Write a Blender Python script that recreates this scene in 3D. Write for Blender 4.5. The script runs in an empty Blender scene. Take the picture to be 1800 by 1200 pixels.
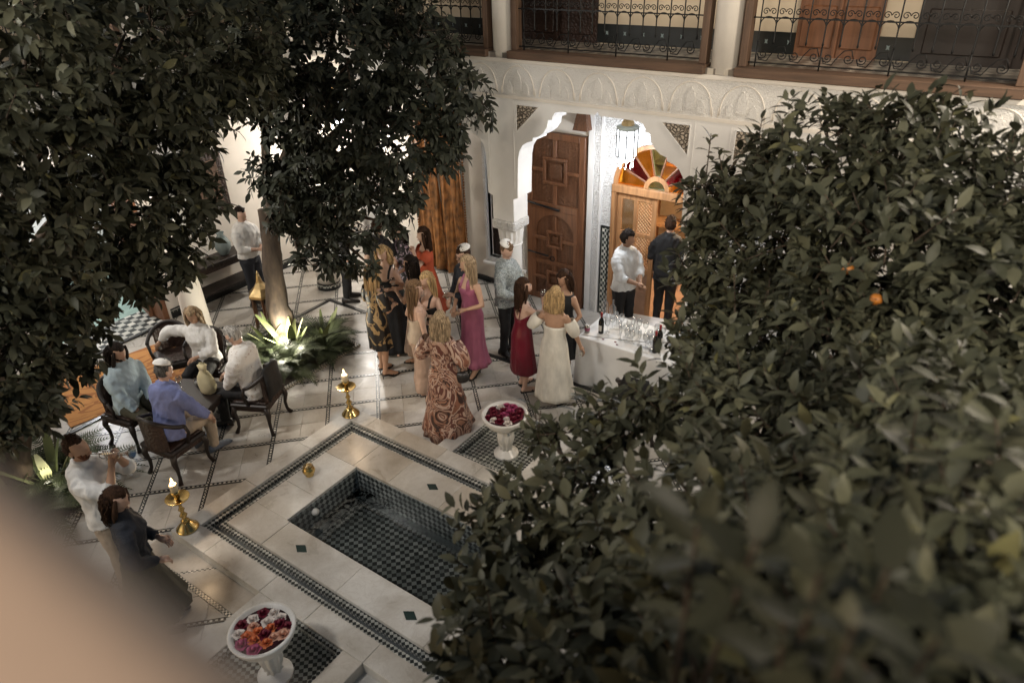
import bpy, bmesh, math, random
import numpy as np
from mathutils import Vector as V, Matrix, Quaternion, noise as MN
random.seed(7); np.random.seed(7)
PI = math.pi; R = math.radians; sin = math.sin; cos = math.cos
S = bpy.context.scene; COL = S.collection

# ------------------------------------------------------------------ camera
CAM = V((0, 0, 5.5))
HEAD, PITCH, ROLL, FPX = R(125.363), R(30.157), R(-1.639), 1234.7
_f = V((cos(HEAD)*cos(PITCH), sin(HEAD)*cos(PITCH), -sin(PITCH)))
_r = _f.cross(V((0, 0, 1))).normalized(); _u = _r.cross(_f)
_r, _u = _r*cos(ROLL)+_u*sin(ROLL), _u*cos(ROLL)-_r*sin(ROLL)
cd = bpy.data.cameras.new('camera'); cam = bpy.data.objects.new('camera', cd); COL.objects.link(cam)
cam.matrix_world = Matrix(((_r.x, _u.x, -_f.x, 0), (_r.y, _u.y, -_f.y, 0), (_r.z, _u.z, -_f.z, 5.5), (0, 0, 0, 1)))
cd.sensor_width = 36; cd.lens = 36*FPX/1800; cd.clip_start = .03; cd.clip_end = 300
cd.dof.use_dof = True; cd.dof.focus_distance = 9.0; cd.dof.aperture_fstop = 1.4
S.camera = cam
# ------------------------------------------------------------------ night sky, exposure
W = bpy.data.worlds.new('World'); S.world = W; W.use_nodes = True
wn = W.node_tree.nodes; wl = W.node_tree.links
sky = wn.new('ShaderNodeTexSky'); sky.sky_type = 'NISHITA'; sky.sun_disc = False
sky.sun_elevation = R(14); sky.sun_rotation = R(200)
wl.new(sky.outputs[0], wn['Background'].inputs[0]); wn['Background'].inputs[1].default_value = .04
S.view_settings.view_transform = 'Standard'; S.view_settings.look = 'None'
S.view_settings.exposure = .45; S.view_settings.gamma = 1; S.view_settings.use_curve_mapping = False

def lamp(name, kind, loc, power, col, size=.1, rot=None, spot=None):
    l = bpy.data.lights.new(name, kind); l.energy = power; l.color = col
    if kind in ('POINT', 'SPOT'): l.shadow_soft_size = size
    if kind == 'SPOT': l.spot_size = R(spot or 100); l.spot_blend = .6
    o = bpy.data.objects.new(name, l); COL.objects.link(o); o.location = loc
    if rot is not None: o.rotation_euler = V(rot).to_track_quat('-Z', 'Y').to_euler()
    return o
WARM = (1, .87, .70); SOFT = (1, .95, .88); COOL = (.86, .92, 1)

# ------------------------------------------------------------------ materials
MATS = {}
def nodes(name):
    m = bpy.data.materials.new(name); m.use_nodes = True
    return m, m.node_tree.nodes, m.node_tree.links, m.node_tree.nodes['Principled BSDF']
def ramp(N, L, src, stops, inter='LINEAR'):
    r = N.new('ShaderNodeValToRGB'); r.color_ramp.interpolation = inter
    e = r.color_ramp.elements
    while len(e) < len(stops): e.new(.5)
    for i, (p, c) in enumerate(stops):
        e[i].position = p; e[i].color = (*c, 1) if len(c) == 3 else c
    L.new(src, r.inputs[0]); return r
def coords(N, L, scale=(1, 1, 1), kind='Object', rot=(0, 0, 0)):
    t = N.new('ShaderNodeTexCoord'); m = N.new('ShaderNodeMapping')
    m.inputs['Scale'].default_value = scale; m.inputs['Rotation'].default_value = rot
    L.new(t.outputs[kind], m.inputs[0]); return m.outputs[0]
def geo_pos(N, L, scale=(1, 1, 1), rot=(0, 0, 0)):
    t = N.new('ShaderNodeNewGeometry'); m = N.new('ShaderNodeMapping')
    m.inputs['Scale'].default_value = scale; m.inputs['Rotation'].default_value = rot
    L.new(t.outputs['Position'], m.inputs[0]); return m.outputs[0]
def noise(N, L, vec, scale, detail=4, rough=.55, dist=0):
    n = N.new('ShaderNodeTexNoise'); n.inputs['Scale'].default_value = scale
    n.inputs['Detail'].default_value = detail; n.inputs['Roughness'].default_value = rough
    n.inputs['Distortion'].default_value = dist; L.new(vec, n.inputs['Vector']); return n.outputs[0]
def bump(N, L, src, b, strength=.3, dist=.01):
    n = N.new('ShaderNodeBump'); n.inputs['Strength'].default_value = strength; n.inputs['Distance'].default_value = dist
    L.new(src, n.inputs['Height']); L.new(n.outputs[0], b.inputs['Normal'])
def mat(name, c, rough=.6, metal=0, var=.12, scale=6, bmp=0, bscale=40, stretch=(1, 1, 1), spec=None):
    if name in MATS: return MATS[name]
    m, N, L, b = nodes(name)
    vec = coords(N, L, stretch)
    n = noise(N, L, vec, scale)
    lo = tuple(max(0, x*(1-var*1.6)) for x in c); hi = tuple(min(1, x*(1+var*1.2)) for x in c)
    r = ramp(N, L, n, [(.3, lo), (.7, hi)])
    L.new(r.outputs[0], b.inputs['Base Color'])
    b.inputs['Roughness'].default_value = rough; b.inputs['Metallic'].default_value = metal
    if spec is not None: b.inputs['Specular IOR Level'].default_value = spec
    if bmp:
        bump(N, L, noise(N, L, vec, bscale), b, bmp, .01)
    MATS[name] = m; return m
def m_marble(name, c1, c2, vein, tint=True):
    m, N, L, b = nodes(name); vec = geo_pos(N, L)
    n1 = noise(N, L, vec, 2.2, 6, .62, .7); n2 = noise(N, L, vec, 5.0, 8, .7, 1.6)
    r1 = ramp(N, L, n1, [(.3, c1), (.68, c2)])
    r2 = ramp(N, L, n2, [(.47, (0, 0, 0)), (.5, (1, 1, 1)), (.53, (0, 0, 0))])
    mx = N.new('ShaderNodeMix'); mx.data_type = 'RGBA'
    mul = N.new('ShaderNodeMath'); mul.operation = 'MULTIPLY'; mul.inputs[1].default_value = .3
    L.new(r2.outputs[0], mul.inputs[0]); L.new(mul.outputs[0], mx.inputs[0])
    L.new(r1.outputs[0], mx.inputs[6]); mx.inputs[7].default_value = (*vein, 1)
    oi = N.new('ShaderNodeObjectInfo')
    r3 = ramp(N, L, oi.outputs['Random'], [(0, (.80, .74, .67)), (.4, (.94, .925, .90)), (1, (1.0, 1.0, 1.0))])
    m2 = N.new('ShaderNodeMix'); m2.data_type = 'RGBA'; m2.blend_type = 'MULTIPLY'; m2.inputs[0].default_value = 1 if tint else 0
    L.new(mx.outputs[2], m2.inputs[6]); L.new(r3.outputs[0], m2.inputs[7])
    # foot-worn dirt, in patches
    r4 = ramp(N, L, noise(N, L, vec, 1.1, 5, .6), [(.35, (.72, .68, .62)), (.6, (1, 1, 1))])
    m3 = N.new('ShaderNodeMix'); m3.data_type = 'RGBA'; m3.blend_type = 'MULTIPLY'; m3.inputs[0].default_value = .8
    L.new(m2.outputs[2], m3.inputs[6]); L.new(r4.outputs[0], m3.inputs[7])
    L.new(m3.outputs[2], b.inputs['Base Color'])
    rr = ramp(N, L, n1, [(.3, (.24,)*3), (.7, (.42,)*3)]); L.new(rr.outputs[0], b.inputs['Roughness'])
    bump(N, L, n2, b, .06, .003)
    MATS[name] = m; return m
def m_plaster(name, c, carve=0, cscale=40):
    m, N, L, b = nodes(name); vec = geo_pos(N, L)
    n = noise(N, L, vec, 1.6, 6, .6); r = ramp(N, L, n, [(.3, tuple(x*.86 for x in c)), (.65, c)])
    L.new(r.outputs[0], b.inputs['Base Color']); b.inputs['Roughness'].default_value = .75
    if carve:
        v = N.new('ShaderNodeTexVoronoi'); v.feature = 'DISTANCE_TO_EDGE'; v.inputs['Scale'].default_value = cscale
        nz = N.new('ShaderNodeTexNoise'); nz.inputs['Scale'].default_value = cscale*.35; L.new(vec, nz.inputs['Vector'])
        ad = N.new('ShaderNodeVectorMath'); ad.operation = 'MULTIPLY_ADD'; ad.inputs[1].default_value = (.05,)*3
        L.new(nz.outputs['Color'], ad.inputs[0]); L.new(vec, ad.inputs[2]); L.new(ad.outputs[0], v.inputs['Vector'])
        rr = ramp(N, L, v.outputs['Distance'], [(.02, (0, 0, 0)), (.14, (1, 1, 1))])
        bump(N, L, rr.outputs[0], b, carve, .02)
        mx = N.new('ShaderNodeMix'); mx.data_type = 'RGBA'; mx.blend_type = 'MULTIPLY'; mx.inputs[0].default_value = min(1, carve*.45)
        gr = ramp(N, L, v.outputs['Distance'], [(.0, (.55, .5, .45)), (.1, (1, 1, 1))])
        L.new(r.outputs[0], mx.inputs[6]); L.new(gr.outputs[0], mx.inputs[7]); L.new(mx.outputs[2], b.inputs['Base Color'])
    else: bump(N, L, noise(N, L, vec, 60), b, .12, .004)
    MATS[name] = m; return m
def m_check(name, a, c, size, rot45=False, rough=.28, rot=None):
    # small glazed tesserae, laid like a check in world space
    m, N, L, b = nodes(name)
    vec = geo_pos(N, L, (1/size,)*3, rot or ((0, 0, R(45)) if rot45 else (0, 0, 0)))
    off = N.new('ShaderNodeVectorMath'); off.operation = 'ADD'; off.inputs[1].default_value = (.013, .017, .31) if rot is None else (.311, .117, .217); L.new(vec, off.inputs[0])
    ch = N.new('ShaderNodeTexChecker'); ch.inputs['Scale'].default_value = 1
    L.new(off.outputs[0], ch.inputs['Vector'])
    wn_ = N.new('ShaderNodeTexWhiteNoise'); fl = N.new('ShaderNodeVectorMath'); fl.operation = 'FLOOR'
    L.new(off.outputs[0], fl.inputs[0]); L.new(fl.outputs[0], wn_.inputs['Vector'])
    ch.inputs['Color1'].default_value = (*a, 1); ch.inputs['Color2'].default_value = (*c, 1)
    mx = N.new('ShaderNodeMix'); mx.data_type = 'RGBA'; mx.blend_type = 'MULTIPLY'; mx.inputs[0].default_value = 1
    rr = ramp(N, L, wn_.outputs['Value'], [(0, (.55, .56, .55)), (1, (1.15, 1.12, 1.08))])
    L.new(ch.outputs[0], mx.inputs[6]); L.new(rr.outputs[0], mx.inputs[7]); L.new(mx.outputs[2], b.inputs['Base Color'])
    b.inputs['Roughness'].default_value = rough
    bump(N, L, wn_.outputs['Value'], b, .25, .004)
    MATS[name] = m; return m
def m_wood(name, c, rough=.45, axis=2, carve=0):
    m, N, L, b = nodes(name)
    st = [14, 14, 14]; st[axis] = 1.2
    vec = coords(N, L, tuple(st)); n = noise(N, L, vec, 1.6, 6, .6, .4)
    r = ramp(N, L, n, [(.25, tuple(x*.5 for x in c)), (.55, c), (.8, tuple(x*1.35 for x in c))])
    L.new(r.outputs[0], b.inputs['Base Color']); b.inputs['Roughness'].default_value = rough
    if carve:
        v = N.new('ShaderNodeTexVoronoi'); v.inputs['Scale'].default_value = 34; v.feature = 'SMOOTH_F1'
        L.new(coords(N, L), v.inputs['Vector']); bump(N, L, v.outputs['Distance'], b, carve, .012)
    else: bump(N, L, n, b, .15, .004)
    MATS[name] = m; return m
def m_emit(name, c, k):
    m, N, L, b = nodes(name); b.inputs['Base Color'].default_value = (*[min(1, x) for x in c], 1)
    b.inputs['Emission Color'].default_value = (*c, 1); b.inputs['Emission Strength'].default_value = k
    MATS[name] = m; return m
def m_glass(name, c, clear=.8, rough=.04):
    m, N, L, b = nodes(name); N.remove(b); out = N['Material Output']
    t = N.new('ShaderNodeBsdfTransparent'); t.inputs[0].default_value = (*c, 1)
    g = N.new('ShaderNodeBsdfGlossy'); g.inputs['Roughness'].default_value = rough
    lw = N.new('ShaderNodeLayerWeight'); lw.inputs[0].default_value = .35
    mr = N.new('ShaderNodeMapRange'); mr.inputs[3].default_value = 1-clear; mr.inputs[4].default_value = .75
    L.new(lw.outputs['Facing'], mr.inputs[0])
    x = N.new('ShaderNodeMixShader'); L.new(mr.outputs[0], x.inputs[0]); L.new(t.outputs[0], x.inputs[1]); L.new(g.outputs[0], x.inputs[2])
    L.new(x.outputs[0], out.inputs[0]); MATS[name] = m; return m
def m_print(name, cols, scale=5, dist=2.5, rough=.5, stretch=(1, 1, 1)):
    # printed cloth with flowing bands of colour
    m, N, L, b = nodes(name); vec = coords(N, L, stretch)
    n = noise(N, L, vec, scale, 2, .5, dist)
    k = len(cols); st = [(.25+.5*i/k, c) for i, c in enumerate(cols)]
    r = ramp(N, L, n, st, 'CONSTANT'); L.new(r.outputs[0], b.inputs['Base Color']); b.inputs['Roughness'].default_value = rough
    MATS[name] = m; return m
def m_leaf(name, c, c2):
    m, N, L, b = nodes(name)
    at = N.new('ShaderNodeAttribute'); at.attribute_name = 'tone'
    oi = N.new('ShaderNodeObjectInfo'); ad = N.new('ShaderNodeMath'); ad.operation = 'ADD'
    L.new(at.outputs['Fac'], ad.inputs[0]); L.new(oi.outputs['Random'], ad.inputs[1])
    fr = N.new('ShaderNodeMath'); fr.operation = 'FRACT'; L.new(ad.outputs[0], fr.inputs[0])
    r = ramp(N, L, fr.outputs[0], [(0, tuple(x*.7 for x in c)), (.55, c), (.975, c2), (1, (c2[0]*1.3, c2[1]*1.25, c2[2]*.9))])
    L.new(r.outputs[0], b.inputs['Base Color']); b.inputs['Roughness'].default_value = .5
    b.inputs['Specular IOR Level'].default_value = .18
    bump(N, L, noise(N, L, geo_pos(N, L), 90, 2), b, .12, .003)
    MATS[name] = m; return m

m_marble('marble_floor', (.47, .455, .43), (.66, .65, .63), (.38, .355, .325))
m_marble('marble_slab', (.55, .52, .475), (.76, .745, .71), (.46, .41, .36))
m_marble('marble_white', (.70, .67, .62), (.85, .83, .79), (.6, .56, .5), False)
mat('grout', (.30, .27, .23), .9)
m_check('strip_mosaic', (.66, .63, .57), (.03, .03, .03), .025, True)
m_check('channel_mosaic', (.50, .505, .475), (.024, .028, .028), .033, True)
m_check('pool_mosaic', (.23, .245, .25), (.042, .045, .047), .05, True, .25)
m_check('pool_mosaic_x', (.27, .30, .30), (.03, .036, .038), .05, rot=(R(45), 0, 0)); m_check('pool_mosaic_y', (.27, .30, .30), (.03, .036, .038), .05, rot=(0, R(45), 0))
m_check('basin_mosaic', (.36, .375, .345), (.025, .03, .026), .038, True)
mat('slate', (.10, .11, .115), .35); mat('black_stone', (.012, .013, .013), .3)
mat('green_tile', (.03, .05, .045), .2, bmp=.2); mat('teal_floor', (.30, .43, .38), .3)
m_plaster('plaster', (.78, .72, .64)); m_plaster('plaster_white', (.84, .82, .79))
m_plaster('plaster_cream', (.62, .51, .37)); m_plaster('carved_plaster', (.78, .755, .715), .45, 38)
m_plaster('carved_fine', (.86, .84, .81), .8, 30); m_plaster('carved_dark', (.50, .42, .33), 1.6, 22)
m_plaster('parapet_plaster', (.58, .42, .31))
m_wood('cedar', (.18, .075, .034)); m_wood('cedar_carved', (.13, .055, .025), .5, 2, 1.0)
m_wood('honey_wood', (.40, .20, .085)); m_wood('dark_wood', (.016, .0095, .007), .45); m_wood('dark_carved', (.03, .014, .009), .5, 2, .9)
m_wood('old_beam', (.115, .066, .040), .7, 0); m_wood('old_post', (.115, .066, .040), .7, 2); m_wood('stand_wood', (.13, .055, .022))
mat('iron', (.012, .012, .012), .5, .6); mat('brass', (.62, .44, .17), .22, 1, .15, 12); mat('silver', (.7, .68, .64), .16, 1)
mat('brass_old', (.52, .38, .19), .35, 1, .25, 10)
mat('wax', (.85, .72, .50), .6); m_emit('flame', (1, .70, .34), 2.6); m_emit('lamp_glass', (.93, .97, 1.0), 1.8)
m_emit('phone_light', (.55, .55, 1), 6)
mat('velvet', (.27, .115, .035), .5, 0, .5, 11, .3, 30, (1, 1, .6)); mat('curtain_trim', (.20, .08, .02), .8, bmp=.6)
mat('white_cloth', (.84, .835, .82), .85, 0, .05, 4, .15, 120)
m_glass('clear_glass', (.985, .99, .99), .93); m_glass('window_glass', (.9, .9, .88), .9)
m_glass('amber_glass', (1.0, .74, .28), .95); m_glass('purple_glass', (.50, .05, .14), .95); m_glass('green_glass', (.55, .72, .62), .92)
mat('bottle_glass', (.008, .008, .007), .08); mat('paper', (.75, .72, .66), .8); mat('red_plastic', (.33, .02, .02), .35); mat('white_plastic', (.82, .8, .78), .4)
m_print('rug', [(.42, .19, .06), (.50, .24, .08), (.34, .14, .05), (.50, .24, .08), (.46, .21, .07)], 2.4, 1.8, .95, (1, .5, 1))
mat('soil', (.03, .022, .015), .95, bmp=.8)
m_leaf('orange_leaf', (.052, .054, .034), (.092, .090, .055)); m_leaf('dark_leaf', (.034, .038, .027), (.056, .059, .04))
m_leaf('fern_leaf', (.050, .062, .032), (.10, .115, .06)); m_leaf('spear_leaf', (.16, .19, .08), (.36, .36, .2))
mat('bark', (.065, .045, .03), .95, 0, .45, 7, 1.0, 18, (1, 1, .3)); mat('orange_fruit', (.36, .125, .016), .5, bmp=.3, bscale=90)
mat('zellige', (.42, .48, .46), .3); m_check('threshold_mosaic', (.62, .62, .58), (.02, .025, .025), .11)
m_check('dado_mosaic', (.62, .62, .57), (.03, .04, .035), .05, True); mat('dado_dark', (.007, .009, .009), .35)
mat('terracotta', (.33, .19, .12), .4); mat('celadon', (.20, .25, .25), .25)

# ------------------------------------------------------------------ mesh helpers
class MB:
    def __init__(s): s.v = []; s.f = []; s.m = []; s.cur = 0
    def add(s, vs, fs):
        k = len(s.v); s.v += [tuple(p) for p in vs]; s.f += [tuple(i+k for i in f) for f in fs]; s.m += [s.cur]*len(fs); return s
    def box(s, x0, x1, y0, y1, z0, z1, b=0):
        if b:
            # chamfered box
            vs = []; idx = {}
            X = (x0, x1); Y = (y0, y1); Z = (z0, z1)
            for i in (0, 1):
                for j in (0, 1):
                    for k in (0, 1):
                        sx, sy, sz = (1-2*i)*b, (1-2*j)*b, (1-2*k)*b
                        for a in range(3):
                            p = [X[i]+sx, Y[j]+sy, Z[k]+sz]; p[a] = (X[i], Y[j], Z[k])[a]
                            idx[i, j, k, a] = len(vs); vs.append(p)
            fs = []
            g = lambda i, j, k, a: idx[i, j, k, a]
            fs += [(g(0,0,0,0), g(0,0,1,0), g(0,1,1,0), g(0,1,0,0)), (g(1,0,0,0), g(1,1,0,0), g(1,1,1,0), g(1,0,1,0)),
                   (g(0,0,0,1), g(1,0,0,1), g(1,0,1,1), g(0,0,1,1)), (g(0,1,0,1), g(0,1,1,1), g(1,1,1,1), g(1,1,0,1)),
                   (g(0,0,0,2), g(0,1,0,2), g(1,1,0,2), g(1,0,0,2)), (g(0,0,1,2), g(1,0,1,2), g(1,1,1,2), g(0,1,1,2))]
            for i in (0, 1):
                for j in (0, 1):
                    fs.append((g(i,j,0,0), g(i,j,1,0), g(i,j,1,1), g(i,j,0,1))); fs.append((g(i,0,j,0), g(i,1,j,0), g(i,1,j,2), g(i,0,j,2)))
                    fs.append((g(0,i,j,1), g(1,i,j,1), g(1,i,j,2), g(0,i,j,2)))
                    for k in (0, 1): fs.append((g(i,j,k,0), g(i,j,k,1), g(i,j,k,2)))
            return s.add(vs, fs)
        vs = [(x, y, z) for z in (z0, z1) for y in (y0, y1) for x in (x0, x1)]
        return s.add(vs, [(0, 2, 3, 1), (4, 5, 7, 6), (0, 1, 5, 4), (2, 6, 7, 3), (0, 4, 6, 2), (1, 3, 7, 5)])
    def loft(s, rings, cap=True, close=False):
        n = len(rings[0]); vs = [p for r in rings for p in r]; fs = []
        m = len(rings)
        for i in range(m if close else m-1):
            a = i*n; b = ((i+1) % m)*n
            for j in range(n): fs.append((a+j, a+(j+1) % n, b+(j+1) % n, b+j))
        if cap and not close: fs.append(tuple(range(n-1, -1, -1))); fs.append(tuple((m-1)*n+j for j in range(n)))
        return s.add(vs, fs)
    def tube(s, path, rad, n=8, cap=True):
        P = [V(p) for p in path]; k = len(P)
        rr = rad if isinstance(rad, (list, tuple)) else [rad]*k
        rings = []; nrm = None
        for i, p in enumerate(P):
            t = (P[min(i+1, k-1)]-P[max(i-1, 0)])
            t = t.normalized() if t.length > 1e-9 else V((0, 0, 1))
            if nrm is None: nrm = t.orthogonal().normalized()
            nrm = (nrm-t*nrm.dot(t)); nrm = nrm.normalized() if nrm.length > 1e-6 else t.orthogonal().normalized()
            bi = t.cross(nrm)
            rings.append([p+(nrm*cos(2*PI*j/n)+bi*sin(2*PI*j/n))*rr[i] for j in range(n)])
        return s.loft(rings, cap)
    def lathe(s, prof, n=20, c=(0, 0, 0), cap=True):
        return s.loft([[(c[0]+r*cos(2*PI*j/n), c[1]+r*sin(2*PI*j/n), c[2]+z) for j in range(n)] for r, z in prof], cap)
    def ell(s, c, r, n=12, m=8):
        c = V(c); rings = []
        for i in range(1, m):
            a = -PI/2+PI*i/m
            rings.append([(c.x+r[0]*cos(a)*cos(2*PI*j/n), c.y+r[1]*cos(a)*sin(2*PI*j/n), c.z+r[2]*sin(a)) for j in range(n)])
        return s.loft(rings)
    def prism(s, poly, d0, d1, fn):
        # poly in 2-D, fn(u, v, d) -> 3-D
        n = len(poly); vs = [fn(u, v, d0) for u, v in poly]+[fn(u, v, d1) for u, v in poly]
        fs = [tuple(range(n)), tuple(range(2*n-1, n-1, -1))]+[(i, i+n, (i+1) % n+n, (i+1) % n) for i in range(n)]
        return s.add(vs, fs)
    def mesh(s, name, smooth=False, mats=()):
        me = bpy.data.meshes.new(name); me.from_pydata(s.v, [], s.f)
        bm = bmesh.new(); bm.from_mesh(me); bmesh.ops.recalc_face_normals(bm, faces=bm.faces); bm.to_mesh(me); bm.free()
        for mm in mats: me.materials.append(MATS[mm] if isinstance(mm, str) else mm)
        if len(mats) > 1: me.polygons.foreach_set('material_index', s.m)
        if smooth:
            me.polygons.foreach_set('use_smooth', [True]*len(me.polygons))
            if smooth == 'auto': me.set_sharp_from_angle(angle=R(35))
        return me
def tag(o, label=None, cat=None, group=None, kind=None):
    if label: o['label'] = label
    if cat: o['category'] = cat
    if group: o['group'] = group
    if kind: o['kind'] = kind
    return o
def link(name, me, parent=None, loc=None, rz=0, **k):
    o = bpy.data.objects.new(name, me); COL.objects.link(o)
    if parent: o.parent = parent
    if loc is not None: o.location = loc
    if rz: o.rotation_euler = (0, 0, rz)
    return tag(o, **k)
def obj(name, mb, mats, parent=None, smooth=False, loc=None, rz=0, **k):
    if isinstance(mats, str) or not isinstance(mats, (list, tuple)): mats = [mats]
    return link(name, mb.mesh(name, smooth, mats), parent, loc, rz, **k)
def empty(name, loc=(0, 0, 0), rz=0, **k):
    o = bpy.data.objects.new(name, None); COL.objects.link(o); o.location = loc; o.rotation_euler = (0, 0, rz); o.empty_display_size = .1
    return tag(o, **k)
def copy_tree(o, parent=None, label=None, loc=None, rz=None):
    c = o.copy(); COL.objects.link(c); c.parent = parent
    for ch in list(o.children): copy_tree(ch, c)
    if label: c['label'] = label
    if loc is not None: c.location = loc
    if rz is not None: c.rotation_euler = (0, 0, rz)
    return c

# ================================================================== the courtyard floor
q2 = math.sqrt(.5)
FX0, FX1, FY0, FY1 = -6.18, -1.88, 2.35, 5.0           # fountain footprint
PX0, PX1, PY0, PY1 = -5.25, -2.81, 3.13, 4.16          # pool
GX0, GX1, GY0, GY1 = -10.78, 3.2, -1.2, 9.28
mb = MB()
mb.box(GX0-3.5, PX0-.05, GY0-1, GY1+3, -.5, -.014); mb.box(PX1+.05, GX1+1, GY0-1, GY1+3, -.5, -.014)
mb.box(PX0-.05, PX1+.05, GY0-1, PY0-.05, -.5, -.014); mb.box(PX0-.05, PX1+.05, PY1+.05, GY1+3, -.5, -.014)
floor = obj('floor', mb, 'grout', kind='structure')
def visible(p, m=60):
    d = V(p)-CAM; w = d.dot(_f)
    if w < .1: return None
    x = 900+FPX*d.dot(_r)/w; y = 600-FPX*d.dot(_u)/w
    return (x, y, w) if -m < x < 1800+m and -m < y < 1200+m else None
P = .667; T = (P-.046)/2
tile_me = MB().box(-T/2+.0015, T/2-.0015, -T/2+.0015, T/2-.0015, -.02, 0, .0025).mesh('tile', False, ['marble_floor'])
BEDS = [(-8.95, -7.40, 4.87, 6.35), (-8.95, -7.40, 1.0, 2.48)]
tiles = []
for i in range(-16, 20):
    for j in range(-10, 22):
        for a in (0, 1):
            for b in (0, 1):
                u = -1.17+P*i+.023+T*(a+.5); v = -8.17+P*j+.023+T*(b+.5)
                x = (u+v)*q2; y = (u-v)*q2
                if not (GX0-.1 < x < GX1 and GY0 < y < GY1+.1): continue
                if PX0-.3 < x < PX1+.3 and PY0-.3 < y < PY1+.3: continue
                if any(x0+.3 < x < x1-.3 and y0+.3 < y < y1-.3 for x0, x1, y0, y1 in BEDS): continue
                hid = (FX0+.1 < x < FX1-.1 and FY0+.1 < y < FY1-.1) or visible((x, y, 0), 0) is None
                tiles.append((hid, (V((x, y, 0))-CAM).length, x, y))
tiles.sort()
for h, d, x, y in tiles[:300]:
    link('tile', tile_me, floor, (x, y, random.uniform(-.0015, .001)), PI/4+random.choice((0, PI/2, PI)))
rest = MB(); h = T/2-.0015; e = h*math.sqrt(2)
for _, d, x, y in tiles[300:]:
    z = random.uniform(-.0015, .001)
    rest.add([(x+e, y, z), (x, y+e, z), (x-e, y, z), (x, y-e, z), (x+e, y, z-.02), (x, y+e, z-.02), (x-e, y, z-.02), (x, y-e, z-.02)],
             [(0, 1, 2, 3), (0, 4, 5, 1), (1, 5, 6, 2), (2, 6, 7, 3), (3, 7, 4, 0)])
obj('tile_field', rest, 'marble_floor', floor, kind='stuff')
def clip_line(c, s):
    # the mosaic strip u=c (s=1) or v=c (s=-1), clipped to the floor rectangle: y = s*(k - x)
    k = c/q2
    if s == 1: f = lambda x: k-x
    else: f = lambda x: x-k
    pts = [(GX0, f(GX0)), (GX1, f(GX1))]
    for y in (GY0, GY1): pts.append((k-y, y) if s == 1 else (y+k, y))
    pts = [p for p in pts if GX0-.01 <= p[0] <= GX1+.01 and GY0-.01 <= p[1] <= GY1+.01]
    return (min(pts), max(pts)) if len(pts) >= 2 else None
def seg_minus(a, b, rects):
    out = []; n = 200; cur = None
    for i in range(n+1):
        t = i/n; x = a[0]+(b[0]-a[0])*t; y = a[1]+(b[1]-a[1])*t
        ok = not any(r[0] < x < r[1] and r[2] < y < r[3] for r in rects)
        if ok and cur is None: cur = (x, y)
        if ok: last = (x, y)
        if not ok and cur is not None: out.append((cur, last)); cur = None
    if cur is not None: out.append((cur, last))
    return out
HOLES = [(FX0+.1, FX1-.1, FY0+.1, FY1-.1)]+[(a+.1, b-.1, c+.1, d-.1) for a, b, c, d in BEDS]
for s, base, z in ((1, -1.17, .0022), (-1, -8.17, .0046)):
    for i in range(-16, 24):
        ab = clip_line(base+P*i, s)
        if not ab: continue
        for a, b in seg_minus(ab[0], ab[1], HOLES):
            L_ = math.hypot(b[0]-a[0], b[1]-a[1])
            if L_ < .15: continue
            mb = MB().box(-L_/2, L_/2, -.026, .026, -.02, z); mb.cur = 1; mb.box(-L_/2, L_/2, -.0125, .0125, z-.001, z+.0008)
            obj('mosaic_strip', mb, ['black_stone', 'strip_mosaic'], floor, loc=((a[0]+b[0])/2, (a[1]+b[1])/2, 0), rz=math.atan2(b[1]-a[1], b[0]-a[0]))
# dark border between court and gallery, and the strip along the fountain
obj('border_strip', MB().box(-9.04, 1.0, 7.17, 7.23, -.02, .016), 'black_stone', floor)
obj('border_strip', MB().box(-9.04, -8.98, .1, 7.165, -.02, .016), 'black_stone', floor)
m_check('strip_mosaic_straight', (.62, .58, .50), (.025, .03, .03), .023)
obj('mosaic_strip', MB().box(-6.4, -4.72, 2.04, 2.085, -.02, .0062), 'strip_mosaic_straight', floor)
obj('border_slab', MB().box(-6.3, -4.72, 2.09, 2.36, -.02, .0052), 'marble_floor', floor)
obj('border_slab', MB().box(-10.78, -9.1, 5.9, 7.4, -.02, .0055), 'marble_white', floor) if False else None

# ================================================================== fountain
fo = empty('fountain', (-4.03, 3.675, 0), label='sunken marble fountain with dark mosaic pool and channel in mid courtyard', cat='fountain')
OX, OY = 4.03, -3.675
def fpart(name, b, m, bev=0, parent=None, **k):
    x0, x1, y0, y1, z0, z1 = b
    return obj(name, MB().box(x0+OX, x1+OX, y0+OY, y1+OY, z0, z1, bev), m, parent or fo, **k)
ZT = .12
CX0, CX1, CY0, CY1 = -5.97, -2.09, 2.575, 4.78         # channel outer
IX0, IX1, IY0, IY1 = -5.77, -2.29, 2.755, 4.61         # channel inner
def slabs(name, x0, x1, y0, y1, cuts, ax, m='marble_slab'):
    pts = [x0 if ax == 0 else y0]+cuts+[x1 if ax == 0 else y1]
    for a, b in zip(pts, pts[1:]):
        g = .0015; dz = random.uniform(-.001, .001)
        bx = (a+g, b-g, y0, y1) if ax == 0 else (x0, x1, a+g, b-g)
        fpart(name, (*bx, -.3, ZT+dz), m, .004)
slabs('rim_slab', FX0, FX1, FY0, CY0, [-5.6, -4.72, -4.1, -3.34, -2.5], 0)
slabs('rim_slab', FX0, FX1, CY1, FY1, [-5.72, -5.25, -4.55, -4.0, -3.4, -2.6], 0)
slabs('rim_slab', FX0, CX0, CY0, CY1, [3.3, 4.1], 1); slabs('rim_slab', CX1, FX1, CY0, CY1, [3.3, 4.1], 1)
slabs('ledge_slab', IX0, IX1, IY0, PY0, [-5.2, -4.1, -3.0], 0); slabs('ledge_slab', IX0, IX1, PY1, IY1, [-5.3, -4.75, -4.0, -3.2], 0)
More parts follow.
